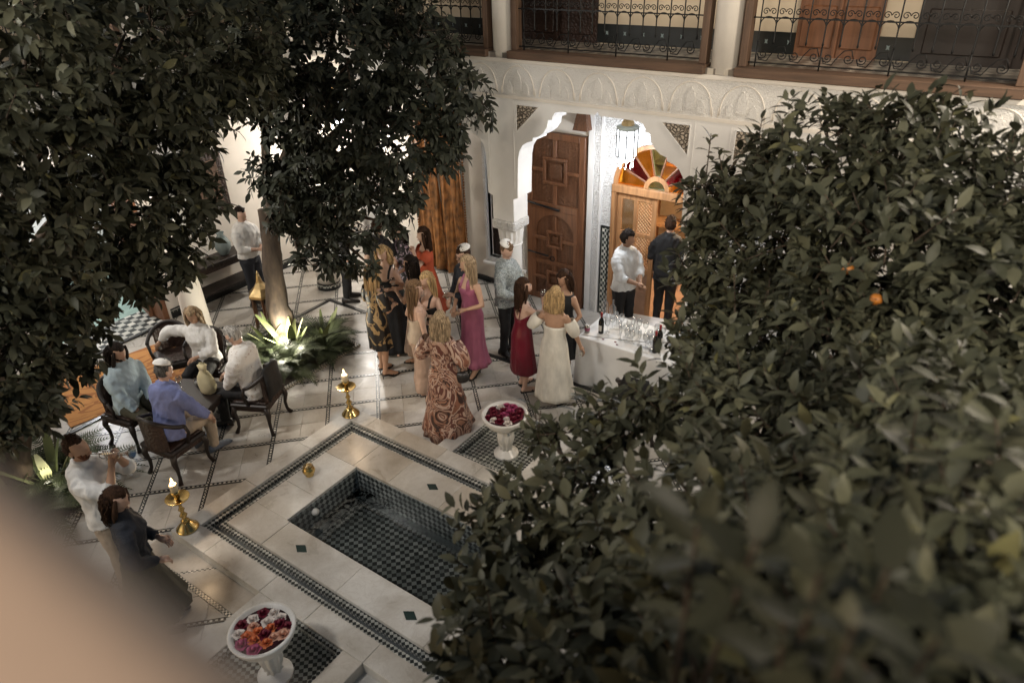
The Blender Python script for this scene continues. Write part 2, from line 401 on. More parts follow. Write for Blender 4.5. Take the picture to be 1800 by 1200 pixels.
slabs('ledge_slab', IX0, PX0, PY0, PY1, [3.55], 1); slabs('ledge_slab', PX1, IX1, PY0, PY1, [3.6], 1)
zc = .055
def ring(name, x0, x1, y0, y1, w, z, m):
    mb = MB(); mb.box(x0+OX, x1+OX, y0+OY, y0+w+OY, -.2, z); mb.box(x0+OX, x1+OX, y1-w+OY, y1+OY, -.2, z)
    mb.box(x0+OX, x0+w+OX, y0+w+OY, y1-w+OY, -.2, z); mb.box(x1-w+OX, x1+OX, y0+w+OY, y1-w+OY, -.2, z)
    return obj(name, mb, m, fo)
ring('channel_mosaic', CX0, CX1, CY0, CY1, .07, zc+.03, 'channel_mosaic')
ring('channel_bed', CX0+.07, CX1-.07, CY0+.07, CY1-.07, .05, zc-.02, 'slate')
ring('channel_mosaic', CX0+.12, CX1-.12, CY0+.12, CY1-.12, .085, zc+.022, 'channel_mosaic')
# pool
zb = -.31
fpart('pool_floor', (PX0-.05, PX1+.05, PY0-.05, PY1+.05, zb-.1, zb), 'pool_mosaic')
for b in ((PX0-.04, PX1+.04, PY0-.04, PY0+.01, zb, ZT-.035), (PX0-.04, PX1+.04, PY1-.01, PY1+.04, zb, ZT-.035),
          (PX0-.04, PX0+.01, PY0+.01, PY1-.01, zb, ZT-.035), (PX1-.01, PX1+.04, PY0+.01, PY1-.01, zb, ZT-.035)):
    fpart('pool_wall', b, 'pool_mosaic_x' if b[1]-b[0] < .1 else 'pool_mosaic_y')
for b in ((PX0+.01, PX1-.01, PY0+.01, PY0+.08, zb-.01, zb+.02), (PX0+.01, PX1-.01, PY1-.08, PY1-.01, zb-.01, zb+.02), (PX0+.01, PX0+.08, PY0+.08, PY1-.08, zb-.01, zb+.02)):
    fpart('pool_edging', b, 'slate')
m_, N_, L_, b_ = nodes('pool_water'); N_.remove(b_)
t_ = N_.new('ShaderNodeBsdfTransparent'); t_.inputs[0].default_value = (.95, .965, .96, 1); g_ = N_.new('ShaderNodeBsdfGlossy'); g_.inputs['Roughness'].default_value = .03
fr_ = N_.new('ShaderNodeFresnel'); fr_.inputs[0].default_value = 1.33; bp_ = N_.new('ShaderNodeBump'); bp_.inputs['Strength'].default_value = .13; bp_.inputs['Distance'].default_value = .02
L_.new(noise(N_, L_, geo_pos(N_, L_), 9, 3, .5, .6), bp_.inputs['Height']); L_.new(bp_.outputs[0], g_.inputs['Normal']); L_.new(bp_.outputs[0], fr_.inputs['Normal'])
x_ = N_.new('ShaderNodeMixShader'); L_.new(fr_.outputs[0], x_.inputs[0]); L_.new(t_.outputs[0], x_.inputs[1]); L_.new(g_.outputs[0], x_.inputs[2]); L_.new(x_.outputs[0], N_['Material Output'].inputs[0])
MATS['pool_water'] = m_
fpart('water', (PX0+.011, PX1-.011, PY0+.011, PY1-.011, -.19, -.185), 'pool_water')
obj('water_spout', MB().ell((PX0+OX+.035, 3.47+OY, -.02), (.04, .045, .045)), 'marble_white', fo, True)
for x, y in ((-4.80, 2.94), (-3.32, 2.94), (-4.27, 4.385), (-3.3, 4.385)):
    a, b = .085, .055
    mb = MB().prism([(-a, 0), (0, -b), (a, 0), (0, b)], -.01, .004, lambda u, v, d: (x+OX+u, y+OY+v, ZT+d)); obj('diamond_inlay', mb, 'green_tile', fo)
# side basins
for s in (1, -1):
    def yy(a, b):
        a, b = 3.675+s*a, 3.675+s*b; return (min(a, b), max(a, b))
    for b in ((-4.71, -4.48, *yy(1.326, 2.42), -.1, ZT-.002), (-3.57, -3.34, *yy(1.326, 2.42), -.1, ZT-.002), (-4.478, -3.572, *yy(2.19, 2.42), -.1, ZT-.002)):
        fpart('basin_rim', b, 'marble_slab', .004)
    fpart('basin_floor', (-4.48, -3.57, *yy(1.33, 2.19), -.1, .02), 'basin_mosaic')
    fpart('basin_edging', (-4.48, -4.44, *yy(1.33, 2.19), .02, .1), 'channel_mosaic'); fpart('basin_edging', (-3.61, -3.57, *yy(1.33, 2.19), .02, .1), 'channel_mosaic')
    fpart('basin_edging', (-4.44, -3.61, *yy(1.33, 1.37), .02, .1), 'channel_mosaic')

# ================================================================== arcades, galleries and balconies
HALF = [(-1.31, 1.84), (-1.31, 2.19), (-1.235, 2.22), (-1.23, 2.4), (-1.225, 2.62), (-1.215, 2.78), (-1.19, 2.9), (-1.135, 2.985), (-1.06, 3.035), (-.975, 3.06), (-.965, 3.105),
        (-.88, 3.13), (-.80, 3.19), (-.745, 3.27), (-.725, 3.365), (-.665, 3.375), (-.655, 3.425), (-.62, 3.47), (-.55, 3.49), (-.035, 3.50), (0, 3.545)]
def scroll_path(r0, turns, n, cx, cz, a0, sgn=1):
    return [(cx+r0*(1-.8*i/n)*cos(a0+sgn*2*PI*turns*i/n), 0, cz+r0*(1-.8*i/n)*sin(a0+sgn*2*PI*turns*i/n)) for i in range(n+1)]
BAR = MB().tube([(0, 0, .19), (0, 0, .21), (0, 0, .23), (0, 0, .47), (0, 0, .92)], [.007, .013, .008, .008, .008], 6).mesh('bar', True, ['iron'])
ARCH = MB().tube([(.0825*cos(a), 0, .37+.0825*sin(a)) for a in [PI*i/10 for i in range(11)]], .006, 6).mesh('hoop', True, ['iron'])
SC = MB(); SC.tube(scroll_path(.05, 1.4, 18, -.1, .085, PI, 1)+[], .006, 5); SC.tube(scroll_path(.05, 1.4, 18, .1, .085, 0, -1), .006, 5)
SC.tube([(-.15, 0, .09), (-.13, 0, .03), (-.05, 0, .02), (0, 0, .10), (.05, 0, .16), (.12, 0, .17), (.15, 0, .09)], .006, 5)
SCR = SC.mesh('scroll', True, ['iron'])
S2 = MB(); S2.tube(scroll_path(.036, 1.3, 14, -.038, .53, 0, 1), .005, 5); S2.tube(scroll_path(.036, 1.3, 14, .038, .53, PI, -1), .005, 5)
SCR2 = S2.mesh('scroll', True, ['iron'])
def frieze_meshes():
    a = MB(); pts = []
    for i in range(17):
        t = PI*i/16; pts.append((.25*cos(t), 0, .02+.34*sin(t)**.8))
    a.tube(pts, .009, 6)
    for k in (-.265, .265): a.tube([(k, 0, 0), (k, 0, .1)], .0075, 6)
    b = MB()
    def lobe(cx, w, z0, h):
        poly = [(cx-w, z0)]+[(cx-w*cos(t*PI/2)**.8, z0+h*(.45+.55*sin(t*PI/2)**1.6)) for t in (0, .25, .5, .75, .92)]+[(cx, z0+h*1.12)]
        poly += [(2*cx-x, z) for x, z in poly[-2::-1]]
        b.prism(poly, -.015, .01, lambda u, v, d: (u, d, v))
    lobe(0, .055, .06, .22); lobe(-.13, .042, .02, .13); lobe(.13, .042, .02, .13)
    return a.mesh('frieze_arch', True, ['plaster']), b.mesh('frieze_lobes', False, ['carved_plaster'])
FRA, FRL = frieze_meshes()
def wing(name, label, mp, rz, bays, upper=True):
    """mp(x, y, z) local->world; rz turns shared part meshes; bays = [(centre, half)]"""
    root = empty(name, label=label, cat='wall')
    def part(nm, mb, m, smooth=False, parent=None):
        mb.v = [mp(*p) for p in mb.v]; return obj(nm, mb, m, parent or root, smooth)
    for c, hw in bays:
        k = (hw-.185)/1.31
        half = [(x*k, z) for x, z in HALF]
        arc = half+[(-x, z) for x, z in half[-2::-1]]
        poly = [(c-hw, 1.84)]+[(c+x, z) for x, z in arc]+[(c+hw, 1.84), (c+hw, 3.615), (c-hw, 3.615)]
        part('arch_wall', MB().prism(poly, 0, .36, lambda u, v, d: (u, d, v)), 'plaster_white')
        part('frieze_band', MB().box(c-hw, c+hw, .003, .36, 3.62, 4.06), 'carved_plaster')
        mb = MB(); mb.box(c-hw, c+hw, -.012, .01, 3.585, 3.625); mb.box(c-hw, c+hw, -.02, .02, 4.04, 4.085); part('moulding', mb, 'plaster')
        n = max(2, round(2*hw/.545)); st = 2*hw/n
        for i in range(n):
            x = c-hw+st*(i+.5)
            for me in (FRA, FRL):
                o = link('frieze_arch' if me is FRA else 'frieze_lobes', me, root, mp(x, .004, 3.64), rz)
        for sx in (-1, 1):
            tri = [(c+sx*(1.225*k), 3.52), (c+sx*.86*k, 3.52), (c+sx*1.225*k, 3.16)]
            part('spandrel_panel', MB().prism(tri, -.006, .02, lambda u, v, d: (u, d, v)), 'carved_dark')
            fr = MB(); t3 = [V((u, v)) for u, v in tri]
            for a, b in ((0, 1), (1, 2), (2, 0)): fr.tube([(t3[a].x, -.006, t3[a].y), (t3[b].x, -.006, t3[b].y)], .008, 5)
            part('spandrel_frame', fr, 'plaster_white')
        fr = MB()
        for a, b in (((-1.28*k, 3.57), (1.28*k, 3.57)), ((-1.28*k, 3.57), (-1.28*k, 2.35)), ((1.28*k, 3.57), (1.28*k, 2.35))):
            fr.tube([(c+a[0], -.001, a[1]), (c+b[0], -.001, b[1])], .007, 4)
        part('panel_line', fr, 'plaster_white')
        # balcony bay
        if not upper: continue
        iw = hw-.19
        part('sill_beam', MB().box(c-iw-.02, c+iw+.02, -.06, .2, 4.09, 4.185, .008), 'old_beam')
        for sx in (-1, 1): part('frame_post', MB().box(c+sx*(iw-.035)-.04, c+sx*(iw-.035)+.04, .03, .17, 4.187, 6.4, .006), 'old_post')
        rail = MB(); rail.box(c-iw+.06, c+iw-.06, .092, .108, 4.222, 4.236); rail.box(c-iw+.06, c+iw-.06, .093, .107, 4.665, 4.678); rail.box(c-iw+.06, c+iw-.06, .085, .115, 5.12, 5.15)
        rl = empty('iron_railing', label=f'black wrought iron balcony railing with scrolls, {name} bay at {c:.1f}', cat='railing'); RAILS.append((rl, name, c))
        rail.v = [mp(*p) for p in rail.v]; obj('rail', rail, 'iron', rl)
        nb = int((2*iw-.14)/.165); x0 = c-nb*.165/2
        for i in range(nb+1):
            link('bar', BAR, rl, mp(x0+i*.165, .1, 4.23), rz)
            if i < nb: link('hoop', ARCH, rl, mp(x0+(i+.5)*.165, .1, 4.23), rz); link('scroll', SCR2, rl, mp(x0+(i+.5)*.165, .1, 4.2), rz)
            if i % 2 == 0 and i < nb-1: link('scroll', SCR, rl, mp(x0+(i+1)*.165, .1, 4.232), rz)
            if i % 4 == 0: part_leg = MB().tube([(x0+i*.165, .1, 4.15), (x0+i*.165, .1, 4.43)], .009, 6); part_leg.v = [mp(*p) for p in part_leg.v]; obj('rail_foot', part_leg, 'iron', rl, True)
    return root, part
RAILS = []
BB = [(-7.26, 1.495), (-4.27, 1.495), (-1.28, 1.495), (1.71, 1.495)]
wb, pb = wing('arcade_wall', 'white plaster arcade with scalloped arches and carved frieze behind the bar', lambda x, y, z: (x, 8+y, z), 0, BB)
LB = [(6.4, 1.2), (3.7, 1.5), (1.0, 1.2)]
wl_, pl = wing('arcade_wall', 'white plaster arcade wall on the left behind the orange trees', lambda x, y, z: (-9.35-y, x, z), -PI/2, LB)
nm = {('arcade_wall', -7.26): 'black iron balcony railing at the left, half behind the tree crown', ('arcade_wall', -4.27): 'black iron balcony railing above the scalloped arch with the lit lantern',
      ('arcade_wall', -1.28): 'black iron balcony railing at the upper right above the orange tree', ('arcade_wall', 1.71): 'black iron balcony railing farthest right, at the picture edge'}
for rl, n_, c in RAILS:
    rl['label'] = nm.get((n_, c), f'black iron balcony railing on the left wing, hidden behind leaves'); rl['group'] = 'iron balcony railings'
# pillars of the back arcade
FLUTE = []
def pillar(x, label):
    t = empty('pillar', (x, 8.18, 0), label=label, cat='pillar', group='pillars of the back arcade')
    mb = MB(); mb.lathe([(.2, 0), (.2, .12), (.17, .16), (.165, .2), (.16, 1.42)], 24); obj('shaft', mb, 'plaster_white', t, 'auto')
    c = MB(); n = 32
    c.loft([[((r+(.008 if j % 2 else -.008)*(0.3 < zz < 0.9))*cos(2*PI*j/n), (r+(.008 if j % 2 else -.008)*(0.3 < zz < 0.9))*sin(2*PI*j/n), 1.42+.27*zz) for j in range(n)] for r, zz in ((.165, 0), (.178, .05), (.165, .1), (.17, .31), (.178, .6), (.19, .89), (.20, 1))])
    cp = obj('capital', c, 'plaster_white', t)
    obj('abacus', MB().box(-.205, .205, -.205, .205, 1.69, 1.835, .02), 'carved_fine', cp)
    return t
pillar(-5.765, 'white pillar with carved square capital beside the man in the grey shirt')
pillar(-2.775, 'white pillar with carved capital right of the bar table, behind the orange tree')
pillar(-8.755, 'white pillar left of the velvet curtain behind the standing guests')
def column(x, y, label):
    t = empty('round_column', (x, y, 0), label=label, cat='column', group='round columns of the left gallery')
    obj('shaft', MB().lathe([(.2, .12), (.195, .3), (.175, 1.0), (.165, 1.5), (.19, 1.55), (.2, 1.84)], 28), 'plaster', t, True)
    obj('base_ring', MB().lathe([(.215, 0), (.215, .045), (.207, .05)], 28), 'black_stone', t, 'auto'); obj('base_ring', MB().lathe([(.207, .05), (.207, .10)], 28), 'dado_mosaic', t, 'auto')
    obj('base_ring', MB().lathe([(.212, .1), (.212, .12)], 28), 'black_stone', t, 'auto')
column(-9.45, 7.6, 'round white column with a dark ringed base left of the standing guests')
column(-9.45, 5.0, 'round cream column behind the seated blonde woman'); column(-9.45, 2.3, 'round white column at far left behind the tree')
# balcony pillars
for i, x in enumerate((-8.755, -5.765, -2.775, .215)):
    pb('balcony_pillar', MB().lathe([(.16, 4.09), (.16, 6.5)], 20, (x, .16, 0)), 'plaster', True)
for y in (7.6, 5.2, 2.2): pl('balcony_pillar', MB().lathe([(.16, 4.09), (.16, 6.5)], 16, (y, .16, 0)), 'plaster', True)
# gallery slabs (ceilings below, balcony floors above)
m_check('balcony_mosaic', (.50, .46, .40), (.18, .16, .14), .12, True)
pb('balcony_floor', MB().box(-10.8, 3.2, .01, 1.3, 4.07, 4.15), 'balcony_mosaic'); pb('gallery_ceiling', MB().box(-9.7, 3.2, .36, 1.3, 3.86, 4.06), 'plaster_white')
pl('balcony_floor', MB().box(-1, 8.0, .01, 1.45, 4.0, 4.149), 'balcony_mosaic'); pl('gallery_ceiling', MB().box(-1, 8.36, .36, 1.45, 3.83, 3.99), 'plaster_white')
pb('gallery_roof', MB().box(-10.8, 3.2, -.3, 1.3, 6.45, 6.7), 'old_beam'); pl('gallery_roof', MB().box(-1, 7.68, -.3, 1.45, 6.46, 6.69), 'old_beam')

# ---- inner back wall (y = 9.3)
iw = empty('gallery_wall', label='cream and white inner wall of the back gallery with door, window and fanlight openings', cat='wall')
YI = 9.3; DX0, DX1 = -4.66, -3.26; DC = (DX0+DX1)/2; FR = .66; FZ = 2.2
def ib(nm, x0, x1, z0, z1, m, d0=0, d1=.3, bev=0, parent=None): return obj(nm, MB().box(x0, x1, YI+d0, YI+d1, z0, z1, bev), m, parent or iw)
ib('wall_panel', -10.8, -7.02, 0, 3.86, 'plaster'); ib('wall_panel', -6.3, -5.02, 0, 3.86, 'plaster')
ib('wall_panel', -7.02, -6.3, 0, .52, 'plaster'); ib('wall_panel', -7.02, -6.3, 2.6, 3.86, 'plaster')
ib('wall_panel', -5.02, DX0, 1.55, 3.86, 'carved_fine'); ib('wall_panel', -5.02, DX0, 0, 1.55, 'plaster_white')
ib('wall_panel', DX1, 3.2, 0, 3.86, 'plaster_white')
arc = [(DC+(DX1-DX0)/2*cos(t), FZ+(FR+.02)*sin(t)) for t in [PI*i/24 for i in range(25)]]
poly = [(DX1, 3.86), (DX0, 3.86)]+arc[::-1]
obj('wall_panel', MB().prism(poly, YI, YI+.3, lambda u, v, d: (u, d, v)), 'carved_fine', iw)
ib('pilaster', -5.06, -4.97, 0, 3.86, 'plaster_white', -.06, .01); ib('carved_band', -4.965, -4.87, 0, 3.86, 'carved_fine', -.035, .01); ib('pilaster', -4.865, -4.83, 0, 3.86, 'plaster_white', -.045, .01)
dd = ib('tile_dado', -4.82, DX0-.01, 0, 1.5, 'dado_mosaic', -.022, .01)
for b in ((-4.82, DX0-.01, 1.5, 1.53), (-4.82, -4.80, 0, 1.5), (-4.70, -4.68, 0, 1.47)): ib('dado_border', *b, 'dado_dark', -.026, .012, 0, dd)
ib('skirting', -10.7, -6.2, 0, .1, 'dado_dark', -.02, .005); ib('skirting', DX1+.2, 3, 0, .12, 'dado_dark', -.02, .005)
# window with carved white frame and dark shutters
wd = empty('shuttered_window', (-6.66, YI, 0), label='window with white carved frame and dark carved shutters left of the pillar', cat='window')
for b in ((-.42, -.36, .45, 2.68), (.36, .42, .45, 2.68), (-.36, .36, .45, .52), (-.36, .36, 2.6, 2.68)): obj('window_frame', MB().box(b[0], b[1], -.05, .08, b[2], b[3], .006), 'carved_fine', wd)
for x in (-.355, .005):
    sh = obj('shutter', MB().box(x, x+.35, .1, .14, .53, 2.59), 'dark_carved', wd)
    for z0, z1 in ((.6, 1.15), (1.25, 1.8), (1.9, 2.5)): obj('shutter_panel', MB().box(x+.05, x+.30, .085, .11, z0, z1, .01), 'dark_carved', sh)
obj('window_sill', MB().box(-.46, .46, -.1, .08, .39, .445, .008), 'plaster_white', wd)
# velvet curtain
cu = empty('velvet_curtain', (-8.0, YI-.12, 0), label='heavy amber velvet curtain hanging by the cream wall behind the guests', cat='curtain')
for s0 in (0, 1):
    mb = MB(); n = 60; rows = 14; pts = []
    for i in range(rows+1):
        z = 3.0-2.95*i/rows; row = []
        for j in range(n+1):
            t = j/n; w = .56*(1-.05*sin(i*.4)); x = -.56+s0*.56+t*w
            row.append((x+.01*sin(i*.9+j), .055*(sin(t*PI*5+s0+.5*sin(i*.4))+.45*sin(t*PI*11+2*s0+i*.1))*(.5+.4*i/rows), z))
        pts += row
    fs = [(i*(n+1)+j, i*(n+1)+j+1, (i+1)*(n+1)+j+1, (i+1)*(n+1)+j) for i in range(rows) for j in range(n)]
    mb.add(pts, fs); c_ = obj('curtain_panel', mb, 'velvet', cu, True)
    mb = MB(); xx = .56 if s0 else -.57
    for i in range(60): mb.ell((xx, .0, 2.95-i*.049), (.018, .02, .024), 6, 4)
    obj('fringe', mb, 'curtain_trim', c_, True)
obj('curtain_rod', MB().tube([(-.7, 0, 3.03), (.7, 0, 3.03)], .02, 10), 'brass_old', cu, True)
# big carved door
dr = empty('carved_door', (-5.63, YI-.06, 0), label='tall carved cedar door with square mouldings and an arched wicket below', cat='door')
obj('door_leaf', MB().box(-.53, .53, 0, .055, .01, 2.86), 'cedar_carved', dr)
for b in ((-.53, -.43, .01, 2.86), (.43, .53, .01, 2.86), (-.43, .43, 2.76, 2.86), (-.43, .43, 1.62, 1.74), (-.43, .43, .01, .12)):
    obj('door_stile', MB().box(b[0], b[1], -.03, .0, b[2], b[3], .006), 'cedar', dr)
def moulding(zc, s, h0, h1, w=.055):
    for b in ((-s, s, zc+s-w, zc+s), (-s, s, zc-s, zc-s+w), (-s, -s+w, zc-s+w, zc+s-w), (s-w, s, zc-s+w, zc+s-w)):
        obj('door_moulding', MB().box(b[0], b[1], -.04, 0, b[2], b[3], .01), 'cedar', dr)
    obj('door_moulding', MB().box(-.035, .035, -.035, 0, zc+s, h1, .008), 'cedar', dr); obj('door_moulding', MB().box(-.035, .035, -.035, 0, h0, zc-s, .008), 'cedar', dr)
    obj('door_moulding', MB().box(-.43, -s, -.035, 0, zc-.03, zc+.03, .008), 'cedar', dr); obj('door_moulding', MB().box(s, .43, -.035, 0, zc-.03, zc+.03, .008), 'cedar', dr)
    obj('door_boss', MB().box(-s+.09, s-.09, -.022, 0, zc-s+.09, zc+s-.09, .015), 'cedar_carved', dr)
moulding(2.27, .22, 1.74, 2.76)
wk = MB(); aw = [(.36*cos(t), 1.22+.34*sin(t)) for t in [PI*i/20 for i in range(21)]]
poly = [(.43, .12), (.43, 1.62), (-.43, 1.62), (-.43, .12)]
wk.prism([(.43, 1.0), (.43, 1.62), (-.43, 1.62), (-.43, 1.0), (-.36, 1.0)]+aw[::-1]+[(.36, 1.0)], -.03, 0, lambda u, v, d: (u, d, v)); obj('wicket_arch', wk, 'cedar', dr)
for x in (-.43, .36): obj('door_stile', MB().box(x, x+.07, -.03, 0, .12, 1.0), 'cedar', dr)
moulding(1.13, .15, .75, 1.54, .045); obj('door_rail', MB().box(-.36, .36, -.032, 0, .68, .75, .006), 'cedar', dr); moulding(.42, .15, .12, .68, .045)
obj('door_bolt', MB().tube([(-.5, -.05, 1.72), (.1, -.05, 1.66)], .018, 8), 'iron', dr, True); obj('door_bolt', MB().tube([(-.5, -.05, .86), (-.1, -.05, .84)], .014, 8), 'iron', dr, True)
obj('door_ring', MB().loft([[(-.02+(.04+.008*cos(b))*cos(a), -.055+.008*sin(b), .86-.05+(.04+.008*cos(b))*sin(a)) for b in [2*PI*k/6 for k in range(6)]] for a in [2*PI*i/14 for i in range(14)]], close=True), 'iron', dr, True)
obj('door_hood', MB().add([(.38, -.16, 2.98), (.62, -.16, 2.98), (.62, .05, 2.98), (.38, .05, 2.98), (.44, -.1, 3.32), (.56, -.1, 3.32), (.56, .05, 3.32), (.44, .05, 3.32)], [(0, 1, 2, 3), (4, 5, 6, 7), (0, 1, 5, 4), (1, 2, 6, 5), (2, 3, 7, 6), (3, 0, 4, 7)]), 'cedar_carved', dr)
# fanlight doorway
fd = empty('fanlight_doorway', (DC, YI, 0), label='wooden doorway with coloured fan glass above and a glazed lattice leaf', cat='doorway')
hw = (DX1-DX0)/2
for sx in (-1, 1): obj('door_post', MB().box(sx*hw-.07*(sx > 0), sx*hw+.07*(sx < 0), -.03, .12, .0, 2.1), 'honey_wood', fd)
obj('transom', MB().box(-hw, hw, -.04, .12, 2.1, 2.22, .01), 'honey_wood', fd)
obj('fan_hub', MB().prism([(.2*cos(t), 2.222+.2*sin(t)) for t in [PI*i/12 for i in range(13)]]+[(.13*cos(t), 2.222+.13*sin(t)) for t in [PI*(12-i)/12 for i in range(13)]], .0, .05, lambda u, v, d: (u, d, v)), 'honey_wood', fd)
obj('fan_pane', MB().prism([(.128*cos(t), 2.224+.128*sin(t)) for t in [PI*i/12 for i in range(13)]], .02, .026, lambda u, v, d: (u, d, v)), 'green_glass', fd)
obj('fan_rim', MB().prism([((FR+.03)*cos(t), 2.222+(FR-.01)*sin(t)) for t in [PI*i/24 for i in range(25)]]+[((FR-.04)*cos(t), 2.222+(FR-.07)*sin(t)) for t in [PI*(24-i)/24 for i in range(25)]], -.01, .06, lambda u, v, d: (u, d, v)), 'honey_wood', fd)
gc = ['amber_glass', 'purple_glass', 'amber_glass', 'green_glass', 'amber_glass', 'purple_glass', 'amber_glass'][::-1]
for i in range(7):
    a0, a1 = PI*i/7, PI*(i+1)/7
    pts = [((FR-.04)*cos(a0+(a1-a0)*k/5), 2.222+(FR-.07)*sin(a0+(a1-a0)*k/5)) for k in range(6)]+[(.2*cos(a1+(a0-a1)*k/3), 2.222+.2*sin(a1+(a0-a1)*k/3)) for k in range(4)]
    obj('fan_pane', MB().prism(pts, .022, .028, lambda u, v, d: (u, d, v)), gc[i], fd)
    if i: obj('fan_bar', MB().tube([(.19*cos(a0), .022, 2.222+.19*sin(a0)), ((FR-.05)*cos(a0), .022, 2.222+(FR-.08)*sin(a0))], .017, 6), 'cedar', fd)
lf = empty('door_leaf', (0, 0, 0)); lf.parent = fd
def lfp(nm, b, m, bev=.004, y0=.03, y1=.075): return obj(nm, MB().box(b[0], b[1], y0, y1, b[2], b[3], bev), m, lf)
lx0, lx1 = -hw+.08, .02
for b in ((lx0, lx0+.07, .02, 2.09), (lx1-.075, lx1, .02, 2.09), (lx0+.07, lx1-.075, 2.0, 2.09), (lx0+.07, lx1-.075, .84, .93), (lx0+.07, lx1-.075, .02, .14), (lx0+.07, lx1-.075, 1.44, 1.5)): lfp('leaf_stile', b, 'honey_wood')
lfp('leaf_stile', (lx0+.27, lx0+.33, .93, 2.0), 'honey_wood', .004, .032, .073)
lfp('leaf_panel', (lx0+.07, lx1-.075, .14, .84), 'terracotta', 0, .045, .06)
for z0, z1, xx in ((.93, 1.44, lx0+.07), (.93, 1.44, lx0+.33), (1.5, 2.0, lx0+.33)):
    w_ = .2 if xx < lx0+.2 else lx1-.075-lx0-.33
    mb = MB()
    for k in range(-12, 14):
        for sg in (1, -1):
            c0 = k*.055; pts = []
            for t in range(41):
                x = w_*t/40; z = (c0+x) if sg > 0 else (c0+w_-x)
                if 0 <= z <= z1-z0: pts.append((xx+x, .052+.004*sg, z0+z))
            if len(pts) > 2: mb.tube([pts[0], pts[-1]], .009, 4)
    obj('lattice', mb, 'honey_wood', lf)
lfp('leaf_glass', (lx0+.07, lx0+.27, 1.5, 2.0), 'window_glass', 0, .05, .055)
# room behind
rm = empty('room_wall', label='warm lit room with cedar walls behind the fanlight doorway', cat='room')
for b, m in (((-6, -1, 12.2, 12.3, 0, 3.6), 'plaster_cream'), ((-6, -5.9, 9.6, 12.2, 0, 3.6), 'plaster_cream'), ((-1.1, -1, 9.6, 12.2, 0, 3.6), 'plaster_cream'), ((-6, -1, 9.6, 12.3, 3.6, 3.7), 'plaster_cream')): obj('wall_panel', MB().box(*b), m, rm)
obj('room_floor', MB().box(-6, -1, 9.58, 12.3, -.02, .012), 'terracotta', rm)
cb = empty('bookcase', (-3.9, 12.0, 0), label='wooden bookcase with books seen through the fanlight doorway', cat='bookcase')
for z in (.05, .7, 1.3, 1.85, 2.4): obj('shelf', MB().box(-1.2, 1.2, -.3, .15, z, z+.05), 'honey_wood', cb)
for x in (-1.2, -.4, .4, 1.16): obj('upright', MB().box(x, x+.04, -.3, .15, 0, 2.5), 'honey_wood', cb)
for z in (1.35, 1.9):
    x = -.1
    while x < 1.1:
        w_ = random.uniform(.03, .07)
        if random.random() < .85:
            c_ = random.choice([(.5, .45, .4), (.3, .05, .04), (.06, .1, .2), (.45, .3, .1), (.6, .6, .55)])
            mat('book%d' % int(c_[0]*100), c_, .6)
            tag(obj('book', MB().box(x-3.9, x-3.906+w_, 11.74, 11.98, z, z+random.uniform(.24, .36)), 'book%d' % int(c_[0]*100)), 'upright book on the bookcase beyond the fanlight doorway', 'book', 'books in the room behind the doorway')
        x += w_
# upper gallery back wall
ug = empty('balcony_wall', label='cream upper gallery wall with dark tile dado and wooden doors behind the railings', cat='wall')
obj('wall_panel', MB().box(-10.8, 3.2, YI, YI+.2, 4.07, 6.46), 'plaster_cream', ug)
obj('tile_dado', MB().box(-10.8, 3.2, YI-.02, YI+.01, 4.16, 4.40), 'dado_dark', ug)
for i in range(44):
    x = -8.9+i*.27
    obj('dado_star', MB().prism([(.028*cos(t)*(1 if k % 2 else .45), .028*sin(t)*(1.3 if k % 2 else .6)) for k, t in enumerate([2*PI*k/8 for k in range(8)])], 0, .006, lambda u, v, d: (x+u, YI-.026+d, 4.29+v)), 'celadon', ug)
def updoor(x0, x1, m, label):
    t = empty('gallery_door', ((x0+x1)/2, YI-.03, 4.15), label=label, cat='door'); w_ = (x1-x0)/2
    obj('door_frame', MB().box(-w_, w_, 0, .04, .0, 2.2), m, t)
    for a in (-1, 1):
        for z0, z1 in ((.1, .55), (.65, 1.2), (1.3, 2.05)):
            obj('door_panel', MB().box(a*w_/2-w_*.4, a*w_/2+w_*.4, -.025, 0, z0, z1, .012), m, t)
    obj('centre_post', MB().box(-.02, .02, -.035, 0, 0, 2.2), m, t)
updoor(-6.25, -5.0, 'dark_carved', 'dark carved double door behind the middle balcony railing')
updoor(-2.35, -1.45, 'cedar', 'reddish wooden door behind the right balcony railing'); updoor(-1.1, .75, 'dark_wood', 'wide dark wooden doors at the upper right behind the railing')

# ---- left inner wall (x = -10.8) and the salon beyond
lw = empty('gallery_wall', label='white inner wall of the left gallery with open salon doorway', cat='wall')
def lb(nm, y0, y1, z0, z1, m, d0=0, d1=.3): return obj(nm, MB().box(-10.8-d1, -10.8-d0, y0, y1, z0, z1), m, lw)
lb('wall_panel', 5.25, 9.6, 0, 4.0, 'plaster'); lb('wall_panel', -1, 3.35, 0, 4.0, 'plaster_white'); lb('wall_panel', 3.35, 5.25, 2.75, 4.0, 'carved_fine')
lb('skirting', 5.3, 9.3, 0, .1, 'dado_dark', -.02, .01); lb('skirting', 5.3, 9.3, .1, .15, 'dado_mosaic', -.018, .01); lb('skirting', 5.3, 9.3, .15, .17, 'dado_dark', -.02, .01)
obj('wall_panel', MB().box(-11.1, -10.8, -1, 9.3, 4.07, 6.46), 'plaster_cream', lw)
for y, sg in ((5.25, 1), (3.35, -1)):
    obj('door_post', MB().box(-11.12, -10.78, y-.09*(sg > 0), y+.09*(sg < 0), 0, 2.75), 'cedar', lw)
obj('threshold', MB().box(-11.5, -10.72, 3.45, 5.15, -.01, .02), 'threshold_mosaic', lw); obj('threshold', MB().box(-10.74, -10.68, 3.35, 5.25, -.01, .03), 'black_stone', lw)
